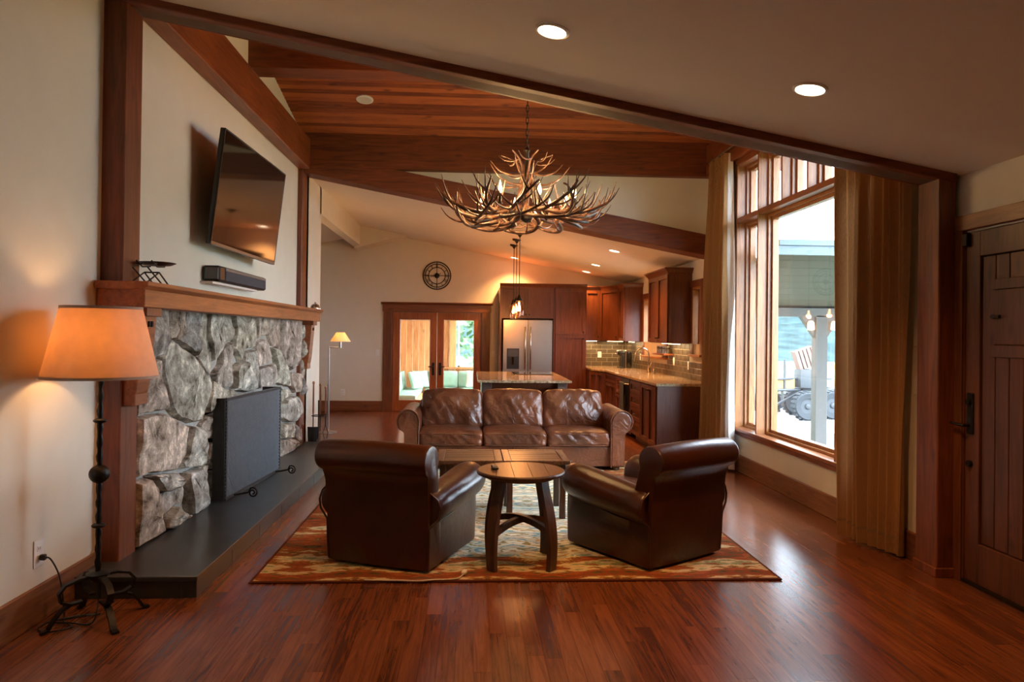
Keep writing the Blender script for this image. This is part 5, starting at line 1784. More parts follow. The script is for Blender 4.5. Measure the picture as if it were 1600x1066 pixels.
# pantry
pn = thing('pantry_cabinet', 'tall cherry pantry cabinet beside the refrigerator', 'cabinet', (1.83, YFR, 0))
MB().box(1.515, 2.128, YFR, 13.99, 0.09, 2.37).box(1.515, 2.128, YFR + 0.06, 13.99, 0, 0.09).build('body', CAB, pn)
shaker(pn, MF, 1.55, 2.11, 1.515, 2.36, (2.07, 1.56))
shaker(pn, MF, 1.55, 2.11, 0.10, 1.505, (2.07, 1.44))
crown(pn, [(2.130, YFR - 0.02), (1.513, YFR - 0.02)], 2.365)

# base cabinets along the window wall (fronts face -x at XF)
XF, ZB0, ZB1 = 2.345, 0.095, 0.872


def base_unit(label, y0, y1, name='base_cabinet'):
    t = thing(name, label, 'cabinet', (2.65, (y0 + y1) / 2, 0))
    MB().box(XF, XR - 0.012, y0, y1, ZB0, ZB1).box(XF + 0.07, XR - 0.012, y0 + (0.05 if y0 < 9 else 0), y1, 0.0, ZB0).build('body', CAB, t)
    # local x runs towards the viewer (-y) so that +z up, +y out (-x)
    M_ = face_frame((XF, 0, 0), (0, 1, 0), (-1, 0, 0))
    return t, M_


t, M_ = base_unit('end base cabinet with two doors next to the curtain', 8.965, 9.78)
shaker(t, M_, 8.985, 9.38, ZB0 + 0.01, ZB1 - 0.008, (9.34, 0.80), pull=False)
shaker(t, M_, 9.38, 9.775, ZB0 + 0.01, ZB1 - 0.008, (9.42, 0.80))
MB().box(XF - 0.012, XR - 0.02, 8.945, 8.966, ZB0, ZB1).build('end_panel', CAB, t)
t, M_ = base_unit('cherry drawer stack beside the dishwasher', 9.782, 10.46)
zz = [ZB0 + 0.01, 0.30, 0.49, 0.68, ZB1 - 0.008]
for a, b_ in zip(zz[:-1], zz[1:]):
    shaker(t, M_, 9.79, 10.45, a, b_, (10.12, (a + b_) / 2), 'drawer', True)
dw = thing('dishwasher', 'black dishwasher with a grey towel in the counter run', 'dishwasher', (2.65, 10.79, 0))
MB().box(XF, XR - 0.012, 10.465, 11.105, 0.06, ZB1).build('body', BLACK, dw)
d = MB().box(XF - 0.03, XF, 10.47, 11.10, 0.10, ZB1 - 0.006).build('door', plain('black_steel', (0.03, 0.03, 0.032), 0.3, 0.6), dw, 0.004)
MB().tube([(XF - 0.03, 10.53, 0.79), (XF - 0.07, 10.54, 0.79), (XF - 0.07, 11.03, 0.79), (XF - 0.03, 11.04, 0.79)], 0.01, 8).build('handle', CHROME, d, 0, 60)
tw = MB().grid(lambda u, v: Vector((XF - 0.084 - 0.006 * math.sin(u * 17), 10.62 + 0.30 * u, 0.80 - 0.42 * v)), 16, 6)
tw.grid(lambda u, v: Vector((XF - 0.058, 10.62 + 0.30 * u, 0.80 - 0.33 * v)), 6, 4).grid(lambda u, v: Vector((XF - 0.084 + 0.026 * v, 10.62 + 0.30 * u, 0.80 + 0.008 * math.sin(math.pi * v))), 8, 4)
tag(tw.build('hand_towel', plain('grey_towel', (0.05, 0.052, 0.055), 0.95), None, 0, 60), 'dark grey towel hanging on the dishwasher handle', 'towel')
t, M_ = base_unit('sink base cabinet under the kitchen window', 11.11, 12.40)
shaker(t, M_, 11.12, 11.43, 0.60, ZB1 - 0.008, (11.27, 0.73), 'drawer', True)
shaker(t, M_, 11.12, 11.43, ZB0 + 0.01, 0.59, (11.39, 0.54))
shaker(t, M_, 11.43, 11.91, ZB0 + 0.01, ZB1 - 0.16, (11.87, 0.66))
shaker(t, M_, 11.91, 12.39, ZB0 + 0.01, ZB1 - 0.16, (11.95, 0.66))
shaker(t, M_, 11.43, 12.39, ZB1 - 0.155, ZB1 - 0.008, None, 'false_front')
# angled corner base
t = thing('corner_base_cabinet', 'angled cherry corner base cabinet beside the pantry', 'cabinet', (2.5, 13.2, 0))
cpoly = [(XF, 12.403), (XR - 0.012, 12.403), (XR - 0.012, 13.98), (2.132, 13.98), (2.132, 12.86)]
MB().prism(cpoly, 'Z', ZB0, ZB1).build('body', CAB, t)
dv = Vector((XF - 2.132, 12.403 - 12.86, 0))
L_ = dv.length
dv.normalize()
nv = Vector((dv.y, -dv.x, 0))
if nv.y > 0:
    nv = -nv
MD = face_frame((2.132, 12.86, 0), dv, nv)
shaker(t, MD, 0.01, L_ / 2, ZB0 + 0.01, ZB1 - 0.01, (L_ / 2 - 0.05, 0.8))
shaker(t, MD, L_ / 2, L_ - 0.01, ZB0 + 0.01, ZB1 - 0.01, (L_ / 2 + 0.05, 0.8))

# worktop
wt = [(2.312, 8.925), (XR, 8.925), (XR, 13.995), (2.131, 13.995), (2.131, 12.80), (2.312, 12.39)]
ct = MB().prism(wt, 'Z', 0.875, 0.91).build('countertop', GRANITE, None, 0.004)
tag(ct, 'polished tan granite countertop along the kitchen wall', 'countertop')

# upper cabinets
UX, UZ0, UZ1 = 2.705, 1.405, 2.36
u1 = thing('wall_cabinet', 'cherry wall cabinet with two doors between the kitchen windows', 'cabinet', (2.86, 10.3, UZ0), group='cherry wall cabinets')
MB().box(UX, XR, 9.79, 10.88, UZ0, UZ1).build('body', CAB, u1)
MU = face_frame((UX, 0, 0), (0, 1, 0), (-1, 0, 0))
shaker(u1, MU, 9.80, 10.335, UZ0 + 0.005, UZ1 - 0.005, (10.29, UZ0 + 0.07))
shaker(u1, MU, 10.335, 10.87, UZ0 + 0.005, UZ1 - 0.005, (10.38, UZ0 + 0.07))
crown(u1, [(UX - 0.02, 10.88), (UX - 0.02, 9.785), (XR - 0.01, 9.785)][::-1], 2.355, 0.085, 0.06, 0.9)
u2 = thing('wall_cabinet', 'narrow cherry wall cabinet past the sink window', 'cabinet', (2.86, 12.85, UZ0), group='cherry wall cabinets')
MB().box(UX, XR, 12.63, 13.10, UZ0, UZ1).build('body', CAB, u2)
shaker(u2, MU, 12.64, 13.09, UZ0 + 0.005, UZ1 - 0.005, (12.69, UZ0 + 0.07))
crown(u2, [(XR, 12.625), (UX - 0.02, 12.625), (UX - 0.02, 13.1)], 2.355, mitre=0.9)
u3 = thing('corner_wall_cabinet', 'angled cherry corner wall cabinet above the coffee maker', 'cabinet', (2.8, 13.5, UZ0))
MB().prism([(UX, 13.103), (XR, 13.103), (XR, 13.99), (2.46, 13.99), (2.46, 13.66)], 'Z', UZ0, UZ1).build('body', CAB, u3)
dv = Vector((UX - 2.46, 13.103 - 13.66, 0))
L_ = dv.length
dv.normalize()
nv = Vector((dv.y, -dv.x, 0))
if nv.x > 0:
    nv = -nv
MD = face_frame((2.46, 13.66, 0), dv, nv)
shaker(u3, MD, 0.01, L_ - 0.01, UZ0 + 0.005, UZ1 - 0.005, (L_ - 0.06, UZ0 + 0.07))
crown(u3, [(UX - 0.015, 13.1), (2.45, 13.645)], 2.355)
u4 = thing('wall_cabinet', 'cherry wall cabinet between the pantry and the corner cabinet', 'cabinet', (2.3, 13.8, UZ0), group='cherry wall cabinets')
MB().box(2.132, 2.457, 13.66, 13.99, UZ0, UZ1).build('body', CAB, u4)
shaker(u4, face_frame((0, 13.66, 0), (1, 0, 0), (0, -1, 0)), 2.14, 2.45, UZ0 + 0.005, UZ1 - 0.005, (2.41, UZ0 + 0.07))
crown(u4, [(2.457, 13.645), (2.132, 13.645)], 2.355)

# under-cabinet light bars
UC = emis('light_bar_glow', (1.0, 0.78, 0.42), 14)
for (lb, x0, x1, y0, y1, e) in (('slim light bar under the cabinet between the windows', 2.86, 2.90, 9.9, 10.75, 2.0), ('slim light bar under the cabinet past the sink window', 2.86, 2.90, 12.7, 13.05, 1.2), ('slim light bar under the corner cabinet', 2.6, 2.9, 13.7, 13.74, 1.6), ('slim light bar under the cabinet beside the pantry', 2.18, 2.42, 13.8, 13.84, 1.2)):
    t = thing('light_bar', lb, 'light', ((x0 + x1) / 2, (y0 + y1) / 2, UZ0 - 0.012), group='under cabinet light bars')
    MB().box(x0, x1, y0, y1, UZ0 - 0.012, UZ0).build('housing', WHITEP, t)
    MB().box(x0 + 0.005, x1 - 0.005, y0 + 0.005, y1 - 0.005, UZ0 - 0.015, UZ0 - 0.011).build('diffuser', UC, t)
    light('bar_light', 'AREA', ((x0 + x1) / 2, (y0 + y1) / 2, UZ0 - 0.02), e, (1.0, 0.70, 0.36), t, sx=x1 - x0, sy=y1 - y0)

# tiled backsplash: each tile its own piece
bs = thing('backsplash', 'olive brown tile backsplash above the granite', 'backsplash', (XR, 11.4, 0.91), kind='structure')
MB().box(XR - 0.006, XR, 8.93, 13.99, 0.91, 1.40).build('grout_bed', GROUT, bs)
MB().box(2.13, XR, YK - 0.006, YK, 0.91, 1.40).build('grout_bed', GROUT, bs)
tw_, th_ = 0.205, 0.081
tm = {}


def tile(w, axis):
    k = (round(w, 3), axis)
    if k not in tm:
        m = MB().box(0, 0.007, 0.004, w - 0.004, 0.004, th_ - 0.004) if axis == 'x' else MB().box(0.004, w - 0.004, 0, 0.007, 0.004, th_ - 0.004)
        me = m.mesh('tile', 0.0015)
        me.materials.append(TILE)
        tm[k] = me
    return tm[k]


for row in range(6):
    z = 0.912 + row * th_
    y = 8.935 - (tw_ / 2 if row % 2 else 0)
    while y < 13.95:
        a, b_ = max(y, 8.935), min(y + tw_, 13.985)
        yc = (a + b_) / 2
        blocked = (K1[0] - 0.08 < yc < K1[1] + 0.08 and z + th_ > K1[2] - 0.02) or (K2[0] - 0.08 < yc < K2[1] + 0.08 and z + th_ > K2[2] - 0.02)
        if b_ - a > 0.02 and not blocked:
            shared('tile', tile(b_ - a, 'x'), bs, (XR - 0.011, a, z))
        y += tw_
    x = 2.135 - (tw_ / 2 if row % 2 else 0)
    while x < XR - 0.03:
        a, b_ = max(x, 2.135), min(x + tw_, XR - 0.012)
        if b_ - a > 0.02:
            shared('tile', tile(b_ - a, 'y'), bs, (a, YK - 0.011, z))
        x += tw_
wall_plate('wall_outlet', 'outlet on the tile beside the coffee maker', (2.50, YK - 0.012, 1.13), (0, -1, 0))
wall_plate('wall_outlet', 'outlet on the tile beside the faucet', (XR - 0.012, 12.72, 1.13), (-1, 0, 0))
wall_plate('light_switch', 'switch on the tile under the cabinet between the windows', (XR - 0.012, 10.6, 1.13), (-1, 0, 0), kind='switch')
wall_plate('wall_outlet', 'outlet on the tile next to the narrow kitchen window', (XR - 0.012, 9.88, 1.10), (-1, 0, 0))

# coffee maker
cm = thing('coffee_maker', 'black pod coffee maker with a silver band on the granite', 'coffee maker', (2.78, 13.15, 0.91))
MB().box(2.70, 2.79, 13.02, 13.28, 0.91, 0.935).box(2.74, 2.80, 13.02, 13.28, 0.93, 1.16).build('body', BLACK, cm, 0.008)
MB().rbox(0.075, 0.13, 0.05, 0.035, 5, None, Matrix.Translation((2.745, 13.15, 1.185))).build('brew_head', BLACK, cm, 0, 50)
MB().box(2.80, 2.822, 13.01, 13.29, 0.91, 1.235).build('band', CHROME, cm, 0.004)
MB().rbox(0.055, 0.12, 0.15, 0.03, 4, None, Matrix.Translation((2.878, 13.15, 1.062))).build('water_tank', GLOSSBLK, cm, 0, 50)
MB().tube([(2.675, 13.08, 1.19), (2.66, 13.08, 1.17), (2.66, 13.22, 1.17), (2.675, 13.22, 1.19)], 0.008, 6).build('handle', CHROME, cm, 0, 60)

# faucet
fa = thing('kitchen_faucet', 'gooseneck brushed nickel faucet at the sink', 'faucet', (2.90, 11.68, 0.91))
MB().lathe([(0.032, 0.0), (0.032, 0.01), (0.024, 0.02), (0.022, 0.10), (0.016, 0.12)], (2.90, 11.68, 0.91), 16).build('base', CHROME, fa, 0, 50)
arc = [(2.90, 11.68, 1.0), (2.90, 11.68, 1.18)] + [(2.79 + 0.11 * math.cos(R(a)), 11.68, 1.19 + 0.11 * math.sin(R(a))) for a in range(0, 181, 18)] + [(2.672, 11.68, 1.13)]
MB().tube(arc, 0.0135, 10).build('spout', CHROME, fa, 0, 60)
MB().tube([(2.68, 11.68, 1.19), (2.668, 11.68, 1.09)], [0.017, 0.02], 10).build('spray_head', CHROME, fa, 0, 60)
MB().tube([(2.90, 11.66, 1.0), (2.905, 11.60, 1.03), (2.91, 11.55, 1.075)], 0.008, 8).build('lever', CHROME, fa, 0, 60)
sd = thing('soap_dispenser', 'small nickel soap dispenser beside the faucet', 'dispenser', (2.92, 11.42, 0.91))
MB().lathe([(0.02, 0.0), (0.02, 0.06), (0.01, 0.07), (0.008, 0.10)], (2.92, 11.42, 0.91), 12).build('bottle', CHROME, sd, 0, 50)
MB().tube([(2.92, 11.42, 1.005), (2.86, 11.42, 1.012), (2.845, 11.42, 1.0)], 0.006, 8).build('nozzle', CHROME, sd, 0, 60)
# metal canisters on a ledge beneath the wall cabinet
lg = box('window_ledge', TIMBER_Y, None, 2.86, XR - 0.012, 10.62, 11.30, 1.215, 1.24, 0.003)
tag(lg, 'narrow wooden ledge under the wall cabinet by the sink window', 'shelf')
cl = ['first', 'second', 'third', 'fourth']
for i in range(4):
    y = 10.70 + i * 0.15
    t = thing('canister', 'brushed metal cup on the narrow wooden ledge, %s from the curtain' % cl[i], 'cup', (2.935, y, 1.24), group='metal cups on the ledge')
    MB().lathe([(0.036, 0.0), (0.04, 0.004), (0.042, 0.10), (0.044, 0.11), (0.040, 0.11), (0.037, 0.006)], (2.935, y, 1.24), 18).build('cup', CHROME, t, 0, 40)
    MB().lathe([(0.0432, 0.072), (0.0438, 0.088), (0.0425, 0.088), (0.0425, 0.072), (0.0432, 0.072)], (2.935, y, 1.24), 18, cap=False).build('band', BRONZE, t, 0, 40)

# ------------------------------------------------------------------ island
il = thing('kitchen_island', 'cherry kitchen island with posts behind the sofa', 'island', (0.71, 10.4, 0))
MB().box(0.16, 1.27, 9.72, 11.45, 0.09, 0.874).box(0.22, 1.2, 9.78, 11.4, 0, 0.09).build('body', CAB, il)
MI = face_frame((0, 9.72, 0), (1, 0, 0), (0, -1, 0))
shaker(il, MI, 0.32, 0.72, 0.12, 0.86, None, 'end_panel')
shaker(il, MI, 0.72, 1.12, 0.12, 0.86, None, 'end_panel')
for x in (0.15, 1.14):
    MB().box(x, x + 0.13, 9.43, 9.56, 0, 0.875).build('post', plain('grey_post', (0.10, 0.062, 0.045), 0.4, 0, 0.2, 8), il, 0.006)
MB().box(0.20, 1.22, 9.56, 9.72, 0.80, 0.875).build('apron', CAB, il)
MI2 = face_frame((1.27, 0, 0), (0, 1, 0), (1, 0, 0))
shaker(il, MI2, 9.8, 10.6, 0.12, 0.86, (10.55, 0.8))
shaker(il, MI2, 10.6, 11.4, 0.12, 0.86, (10.65, 0.8))
it = MB().rbox(0.61, 1.10, 0.018, 0.008, 3, None, Matrix.Translation((0.705, 10.43, 0.893))).build('island_countertop', GRANITE, None, 0, 40)
tag(it, 'polished granite slab on top of the kitchen island', 'countertop')
ck = thing('cooktop', 'black glass cooktop set in the island slab', 'cooktop', (0.92, 10.95, 0.911))
MB().box(0.63, 1.22, 10.65, 11.30, 0.911, 0.919).build('glass', GLOSSBLK, ck, 0.003)
for (x, y) in ((0.78, 10.82), (1.07, 10.82), (0.78, 11.12), (1.07, 11.12)):
    MB().lathe([(0.09, 0.919), (0.09, 0.9195), (0.083, 0.9195), (0.083, 0.919), (0.09, 0.919)], (x, y, 0), 24, cap=False).build('burner_ring', plain('ring_grey', (0.12, 0.12, 0.12), 0.4) if 'ring_grey' not in MATS else MATS['ring_grey'], ck)

# ------------------------------------------------------------------ pendants over the island
JGLOW = emis('pendant_bulb', (1.0, 0.70, 0.40), 14)
for i, (y, lb) in enumerate(((10.45, 'glass jar pendant over the sofa end of the island'), (11.15, 'middle glass jar pendant over the island'), (11.85, 'glass jar pendant nearest the refrigerator'))):
    x = 0.69
    z = zk(x)
    t = thing('pendant_light', lb, 'pendant', (x, y, 1.74), group='glass jar pendants over the island')
    MB().lathe([(0.07, 0.012), (0.068, -0.012), (0.03, -0.03), (0.012, -0.06)], (x, y, z), 18).build('canopy', BRONZE, t, 0, 50)
    MB().tube([(x, y, z - 0.03), (x, y, 2.05)], 0.006, 6).build('stem', BRONZE, t, 0, 60)
    MB().lathe([(0.008, 0.09), (0.02, 0.07), (0.03, 0.04), (0.042, 0.02), (0.042, 0.0)], (x, y, 1.985), 16).build('cap', BRONZE, t, 0, 50)
    j = MB().lathe([(0.04, 0.245), (0.055, 0.225), (0.068, 0.19), (0.07, 0.03), (0.066, 0.0), (0.062, 0.0), (0.064, 0.03), (0.063, 0.188), (0.05, 0.222), (0.036, 0.243)], (x, y, 1.745), 20, cap=False).build('jar', JAR, t, 0, 50)
    MB().lathe([(0.004, 0.10), (0.018, 0.115), (0.022, 0.14), (0.012, 0.19), (0.01, 0.22)], (x, y, 1.745), 12).build('bulb', JGLOW, t, 0, 50)
    light('pendant_lamp', 'POINT', (x, y, 1.86), 16, (1.0, 0.52, 0.22), t, 0.03)

# ------------------------------------------------------------------ wall clock
KX, KZ, KY = -0.662, 2.612, YK - 0.03
ck = thing('wall_clock', 'round black iron wall clock with open rings above the french doors', 'clock', (KX, KY, KZ))


def ring(r_, t_):
    return MB().tube([(KX + r_ * math.cos(2 * math.pi * k / 40), KY, KZ + r_ * math.sin(2 * math.pi * k / 40)) for k in range(40)], t_, 6, closed=True)


for r_, t_ in ((0.262, 0.011), (0.222, 0.008), (0.158, 0.008)):
    ring(r_, t_).build('ring', IRON, ck, 0, 60)
for k in range(4):
    a = R(90 * k)
    MB().tube([(KX + 0.04 * math.cos(a), KY, KZ + 0.04 * math.sin(a)), (KX + 0.262 * math.cos(a), KY, KZ + 0.262 * math.sin(a))], 0.006, 6).build('spoke', IRON, ck, 0, 60)
NUM = ['III', 'II', 'I', 'XII', 'XI', 'X', 'IX', 'VIII', 'VII', 'VI', 'V', 'IIII']
for k in range(12):
    a = R(30 * k)
    m = MB()
    n = NUM[k]
    ux, uz = math.sin(a), -math.cos(a)      # tangent
    rx, rz_ = math.cos(a), math.sin(a)
    wd = 0.014
    tot = len(n) * wd
    for i, c in enumerate(n):
        o = (i + 0.5) * wd - tot / 2
        def P2(t_, s_):
            return Vector((KX + rx * (0.19 + s_) + ux * (o + t_), KY, KZ + rz_ * (0.19 + s_) + uz * (o + t_)))
        if c == 'I':
            m.tube([P2(0, -0.028), P2(0, 0.028)], 0.003, 4)
        elif c == 'V':
            m.tube([P2(-0.006, 0.028), P2(0, -0.028), P2(0.006, 0.028)], 0.003, 4)
        else:
            m.tube([P2(-0.006, 0.028), P2(0.006, -0.028)], 0.003, 4).tube([P2(0.006, 0.028), P2(-0.006, -0.028)], 0.003, 4)
    m.build('numeral', IRON, ck)
MB().lathe([(0.05, 0.0), (0.05, -0.02), (0.03, -0.03)], (KX, KY + 0.01, KZ), 20, 'Y').build('hub', IRON, ck, 0, 50)
MB().tube([(KX, KY - 0.025, KZ), (KX - 0.13, KY - 0.025, KZ - 0.03)], [0.008, 0.003], 6).build('minute_hand', IRON, ck)
MB().tube([(KX, KY - 0.022, KZ), (KX + 0.08, KY - 0.022, KZ + 0.05)], [0.008, 0.003], 6).build('hour_hand', IRON, ck)

# ------------------------------------------------------------------ swing arm lamp in the hall opening
SLX, SLY = -2.115, 11.0
sl = thing('swing_arm_lamp', 'slender grey swing arm floor lamp with a small cream shade', 'lamp', (SLX, SLY, 0))
MB().lathe([(0.13, 0.0), (0.13, 0.015), (0.03, 0.03), (0.015, 0.05)], (SLX, SLY, 0), 20).build('base', STEEL, sl, 0, 50)
MB().tube([(SLX, SLY, 0.03), (SLX, SLY, 0.72)], 0.018, 8).tube([(SLX, SLY, 0.72), (SLX, SLY, 1.285)], 0.010, 8).build('pole', STEEL, sl, 0, 60)
MB().tube([(SLX, SLY, 1.275), (SLX + 0.165, SLY, 1.275), (SLX + 0.165, SLY, 1.33)], 0.009, 8).build('arm', STEEL, sl, 0, 60)
MB().lathe([(0.018, 1.27), (0.018, 1.36)], (SLX + 0.165, SLY, 0), 12).build('socket', STEEL, sl, 0, 50)
MB().lathe([(0.15, 1.365), (0.062, 1.50), (0.059, 1.50), (0.147, 1.365), (0.15, 1.365)], (SLX + 0.165, SLY, 0), 28, cap=False).build('shade', SHADE_C, sl, 0, 50)
MB().lathe([(0.004, 1.37), (0.022, 1.40), (0.02, 1.43), (0.004, 1.45)], (SLX + 0.165, SLY, 0), 12).build('bulb', emis('reading_bulb', (1, 0.75, 0.42), 25), sl, 0, 50)
light('reading_light', 'POINT', (SLX + 0.165, SLY, 1.42), 38, (1.0, 0.55, 0.24), sl, 0.025)

# ================================================================== SUNROOM BEYOND THE FRENCH DOORS
YS = 16.9
sr = thing('wall_sunroom', 'pine boarded walls of the sunroom behind the french doors', 'wall', (-0.6, 15.5, 0), kind='structure')
SXL, SXR = -1.62, 1.6
swz = (0.72, 1.98)
# end wall boards with a window opening x -0.30..1.2
x = SXL
while x < SXR:
    x2 = min(x + 0.14, SXR)
    if -0.34 < (x + x2) / 2 < 1.25:
        MB().box(x + 0.002, x2 - 0.002, YS, YS + 0.03, 0, swz[0]).build('board', PINE, sr)
        MB().box(x + 0.002, x2 - 0.002, YS, YS + 0.03, swz[1], 2.5).build('board', PINE, sr)
    else:
        MB().box(x + 0.002, x2 - 0.002, YS, YS + 0.03, 0, 2.5).build('board', PINE, sr)
    x = x2
y = YK + 0.15
while y < YS:
    y2 = min(y + 0.14, YS)
    if 14.9 < (y + y2) / 2 < 15.75:
        MB().box(SXL - 0.03, SXL, y + 0.002, y2 - 0.002, 0, 0.8).build('board', PINE, sr)
        MB().box(SXL - 0.03, SXL, y + 0.002, y2 - 0.002, 1.9, 2.5).build('board', PINE, sr)
    else:
        MB().box(SXL - 0.03, SXL, y + 0.002, y2 - 0.002, 0, 2.5).build('board', PINE, sr)
    y = y2
MB().box(-0.48, -0.34, YS - 0.05, YS + 0.03, 0.72, 2.5).build('corner_post', PINE, sr)
MB().box(-0.62, 1.3, YS - 0.07, YS + 0.02, 0.69, 0.73).build('sill', PINE, sr)
MB().box(SXL, SXL + 0.06, 14.85, 15.8, 0.78, 0.82).build('sill', PINE, sr)
struct(box('ceiling_sunroom', PINE, None, SXL - 0.1, SXR + 0.1, YK + 0.15, YS + 0.1, 2.45, 2.55), 'pine ceiling of the sunroom', 'ceiling')
struct(box('floor_sunroom', plain('sunroom_floor', (0.4, 0.3, 0.2), 0.6), None, SXL - 0.1, SXR + 0.1, YK + 0.15, YS + 0.1, -0.15, -0.01), 'pale floor of the sunroom', 'floor')
for nm, lb, (x0, x1, y0, y1, z0, z1) in (('window_4', 'end window of the sunroom with trees outside', (-0.30, 1.25, YS, YS + 0.03, *swz)), ('window_5', 'side window of the sunroom', (SXL - 0.03, SXL, 14.92, 15.72, 0.82, 1.9))):
    w = thing(nm, lb, 'window', ((x0 + x1) / 2, (y0 + y1) / 2, z0), kind='structure')
    f = 0.045
    m = MB()
    if x1 - x0 > 0.2:
        m.box(x0, x0 + f, y0 - 0.02, y1, z0, z1).box(x1 - f, x1, y0 - 0.02, y1, z0, z1).box(x0, x1, y0 - 0.02, y1, z0, z0 + f).box(x0, x1, y0 - 0.02, y1, z1 - f, z1)
        g = MB().box(x0 + f, x1 - f, y0 + 0.01, y0 + 0.015, z0 + f, z1 - f)
    else:
        m.box(x0, x1 + 0.02, y0, y0 + f, z0, z1).box(x0, x1 + 0.02, y1 - f, y1, z0, z1).box(x0, x1 + 0.02, y0, y1, z0, z0 + f).box(x0, x1 + 0.02, y0, y1, z1 - f, z1)
        g = MB().box(x0 + 0.01, x0 + 0.015, y0 + f, y1 - f, z0 + f, z1 - f)
    fo = m.build('frame', WHITEP, w)
    g.build('pane', GLASS, fo)
# bench with sage cushions
bn = thing('corner_bench', 'built in corner bench with sage green cushions in the sunroom', 'bench', (-1.0, 16.2, 0))
MB().box(SXL + 0.02, SXL + 0.55, 14.5, YS - 0.02, 0, 0.17).box(SXL + 0.55, 1.4, 16.35, YS - 0.02, 0, 0.17).build('base', PINE, bn)
y = 14.5
k = 0
while y < 16.3:
    MB().rbox(0.25, 0.27, 0.05, 0.03, 4, None, Matrix.Translation((SXL + 0.29, y + 0.28, 0.22))).build('seat_cushion', TEAL, bn, 0, 60)
    MB().rbox(0.045, 0.275, 0.19, 0.035, 4, None, Matrix.Translation((SXL + 0.10, y + 0.28, 0.455)) @ Matrix.Rotation(R(-7), 4, 'Y')).build('back_cushion', TEAL, bn, 0, 60)
    y += 0.57
for x in (-0.97, -0.24, 0.5):
    MB().rbox(0.36, 0.26, 0.05, 0.03, 4, None, Matrix.Translation((x + 0.32, 16.58, 0.22))).build('seat_cushion', TEAL, bn, 0, 60)
    MB().rbox(0.36, 0.045, 0.19, 0.035, 4, None, Matrix.Translation((x + 0.32, YS - 0.10, 0.455)) @ Matrix.Rotation(R(7), 4, 'X')).build('back_cushion', TEAL, bn, 0, 60)
for (lb, x, y, z, ra, mt_) in (('sage throw pillow leaning in the bench corner', -1.12, 16.44, 0.46, 35, TEAL), ('pale sage throw pillow on the side bench', -1.2, 16.05, 0.46, 62, TEAL), ('cream throw pillow at the end of the bench', 0.10, 16.55, 0.46, -10, LINING)):
    def fp_(p):
        u, v = p.x / 0.2, p.z / 0.2
        return Vector((p.x * (1 - 0.08 * (1 - v * v)), p.y * (0.35 + 0.65 * (1 - u * u) * (1 - v * v)) * 1.0, p.z * (1 - 0.08 * (1 - u * u))))
    t = thing('throw_pillow', lb, 'pillow', (x, y, z - 0.16), R(ra), 'pillows on the sunroom bench', local=True)
    MB().rbox(0.2, 0.09, 0.2, 0.03, 8, fp_, Matrix.Translation((0, 0, 0.17)) @ Matrix.Rotation(R(-18), 4, 'X')).build('cover', mt_, t, 0, 60)

# ================================================================== OUTDOORS
GZ = -0.2
LAWN = plain('lawn_green', (0.05, 0.085, 0.025), 0.95, 0, 0.3, 3, 0.2)
struct(box('lawn', LAWN, None, -40, 70, -30, 120, GZ - 0.2, GZ), 'green lawn outside the tall window', 'lawn')
struct(box('patio', plain('concrete', (0.26, 0.26, 0.25), 0.9, 0, 0.1, 6), None, 4.0, 12.5, 12.5, 17.5, GZ - 0.05, GZ + 0.02), 'pale concrete pad under the cart outside', 'patio')
HILL = plain('spruce_hillside', (0.032, 0.050, 0.050), 1.0, 0, 0.45, 0.6, 0.3, spec=0.0)
m = MB().grid(lambda u, v: Vector((-60 + 170 * u, 55 + 30 * v + 4 * math.sin(u * 9), GZ + v * (5.2 + 1.2 * math.sin(u * 13) + 0.8 * math.sin(u * 37)))), 60, 6)
struct(m.build('hillside', HILL, None, 0, 60), 'blue green wooded hillside far beyond the lawn', 'hill')

# porch roof with a post
po = thing('porch_roof', 'grey painted porch roof with rafters and a post outside', 'porch', (6, 9, GZ))
PGREY = plain('porch_paint', (0.125, 0.115, 0.112), 0.8, 0, 0.06)
PBLUE = plain('porch_metal', (0.11, 0.15, 0.18), 0.6, 0.2, 0.06)
ya, za_, yb, zb_ = 7.6, 2.42, 10.2, 1.90
k = 0
nb = 9
for k in range(nb):
    t0, t1 = k / nb, (k + 1) / nb
    y0, y1 = ya + (yb - ya) * t0, ya + (yb - ya) * t1
    z0, z1 = za_ + (zb_ - za_) * t0, za_ + (zb_ - za_) * t1
    MB().prism([(y0 + 0.012, z0), (y1 - 0.012, z1), (y1 - 0.012, z1 + 0.03), (y0 + 0.012, z0 + 0.03)], 'X', 3.25, 9.5).build('soffit_board', PGREY, po)
MB().prism([(ya - 0.12, za_ + 0.06), (yb + 0.1, zb_ + 0.03), (yb + 0.1, zb_ + 0.06), (ya - 0.12, za_ + 0.12)], 'X', 3.24, 9.6).build('roof_sheet', PBLUE, po)
MB().box(3.24, 9.6, ya - 0.10, ya - 0.05, za_ - 0.04, za_ + 0.12).build('fascia', PBLUE, po)
MB().box(3.24, 9.6, yb - 0.25, yb - 0.1, zb_ - 0.10, zb_ + 0.02).build('beam', PGREY, po)
pxx, pyy = 4.93, yb - 0.18
MB().box(pxx - 0.085, pxx + 0.085, pyy - 0.07, pyy + 0.07, GZ, zb_ - 0.08).build('post', PGREY, po, 0.006)
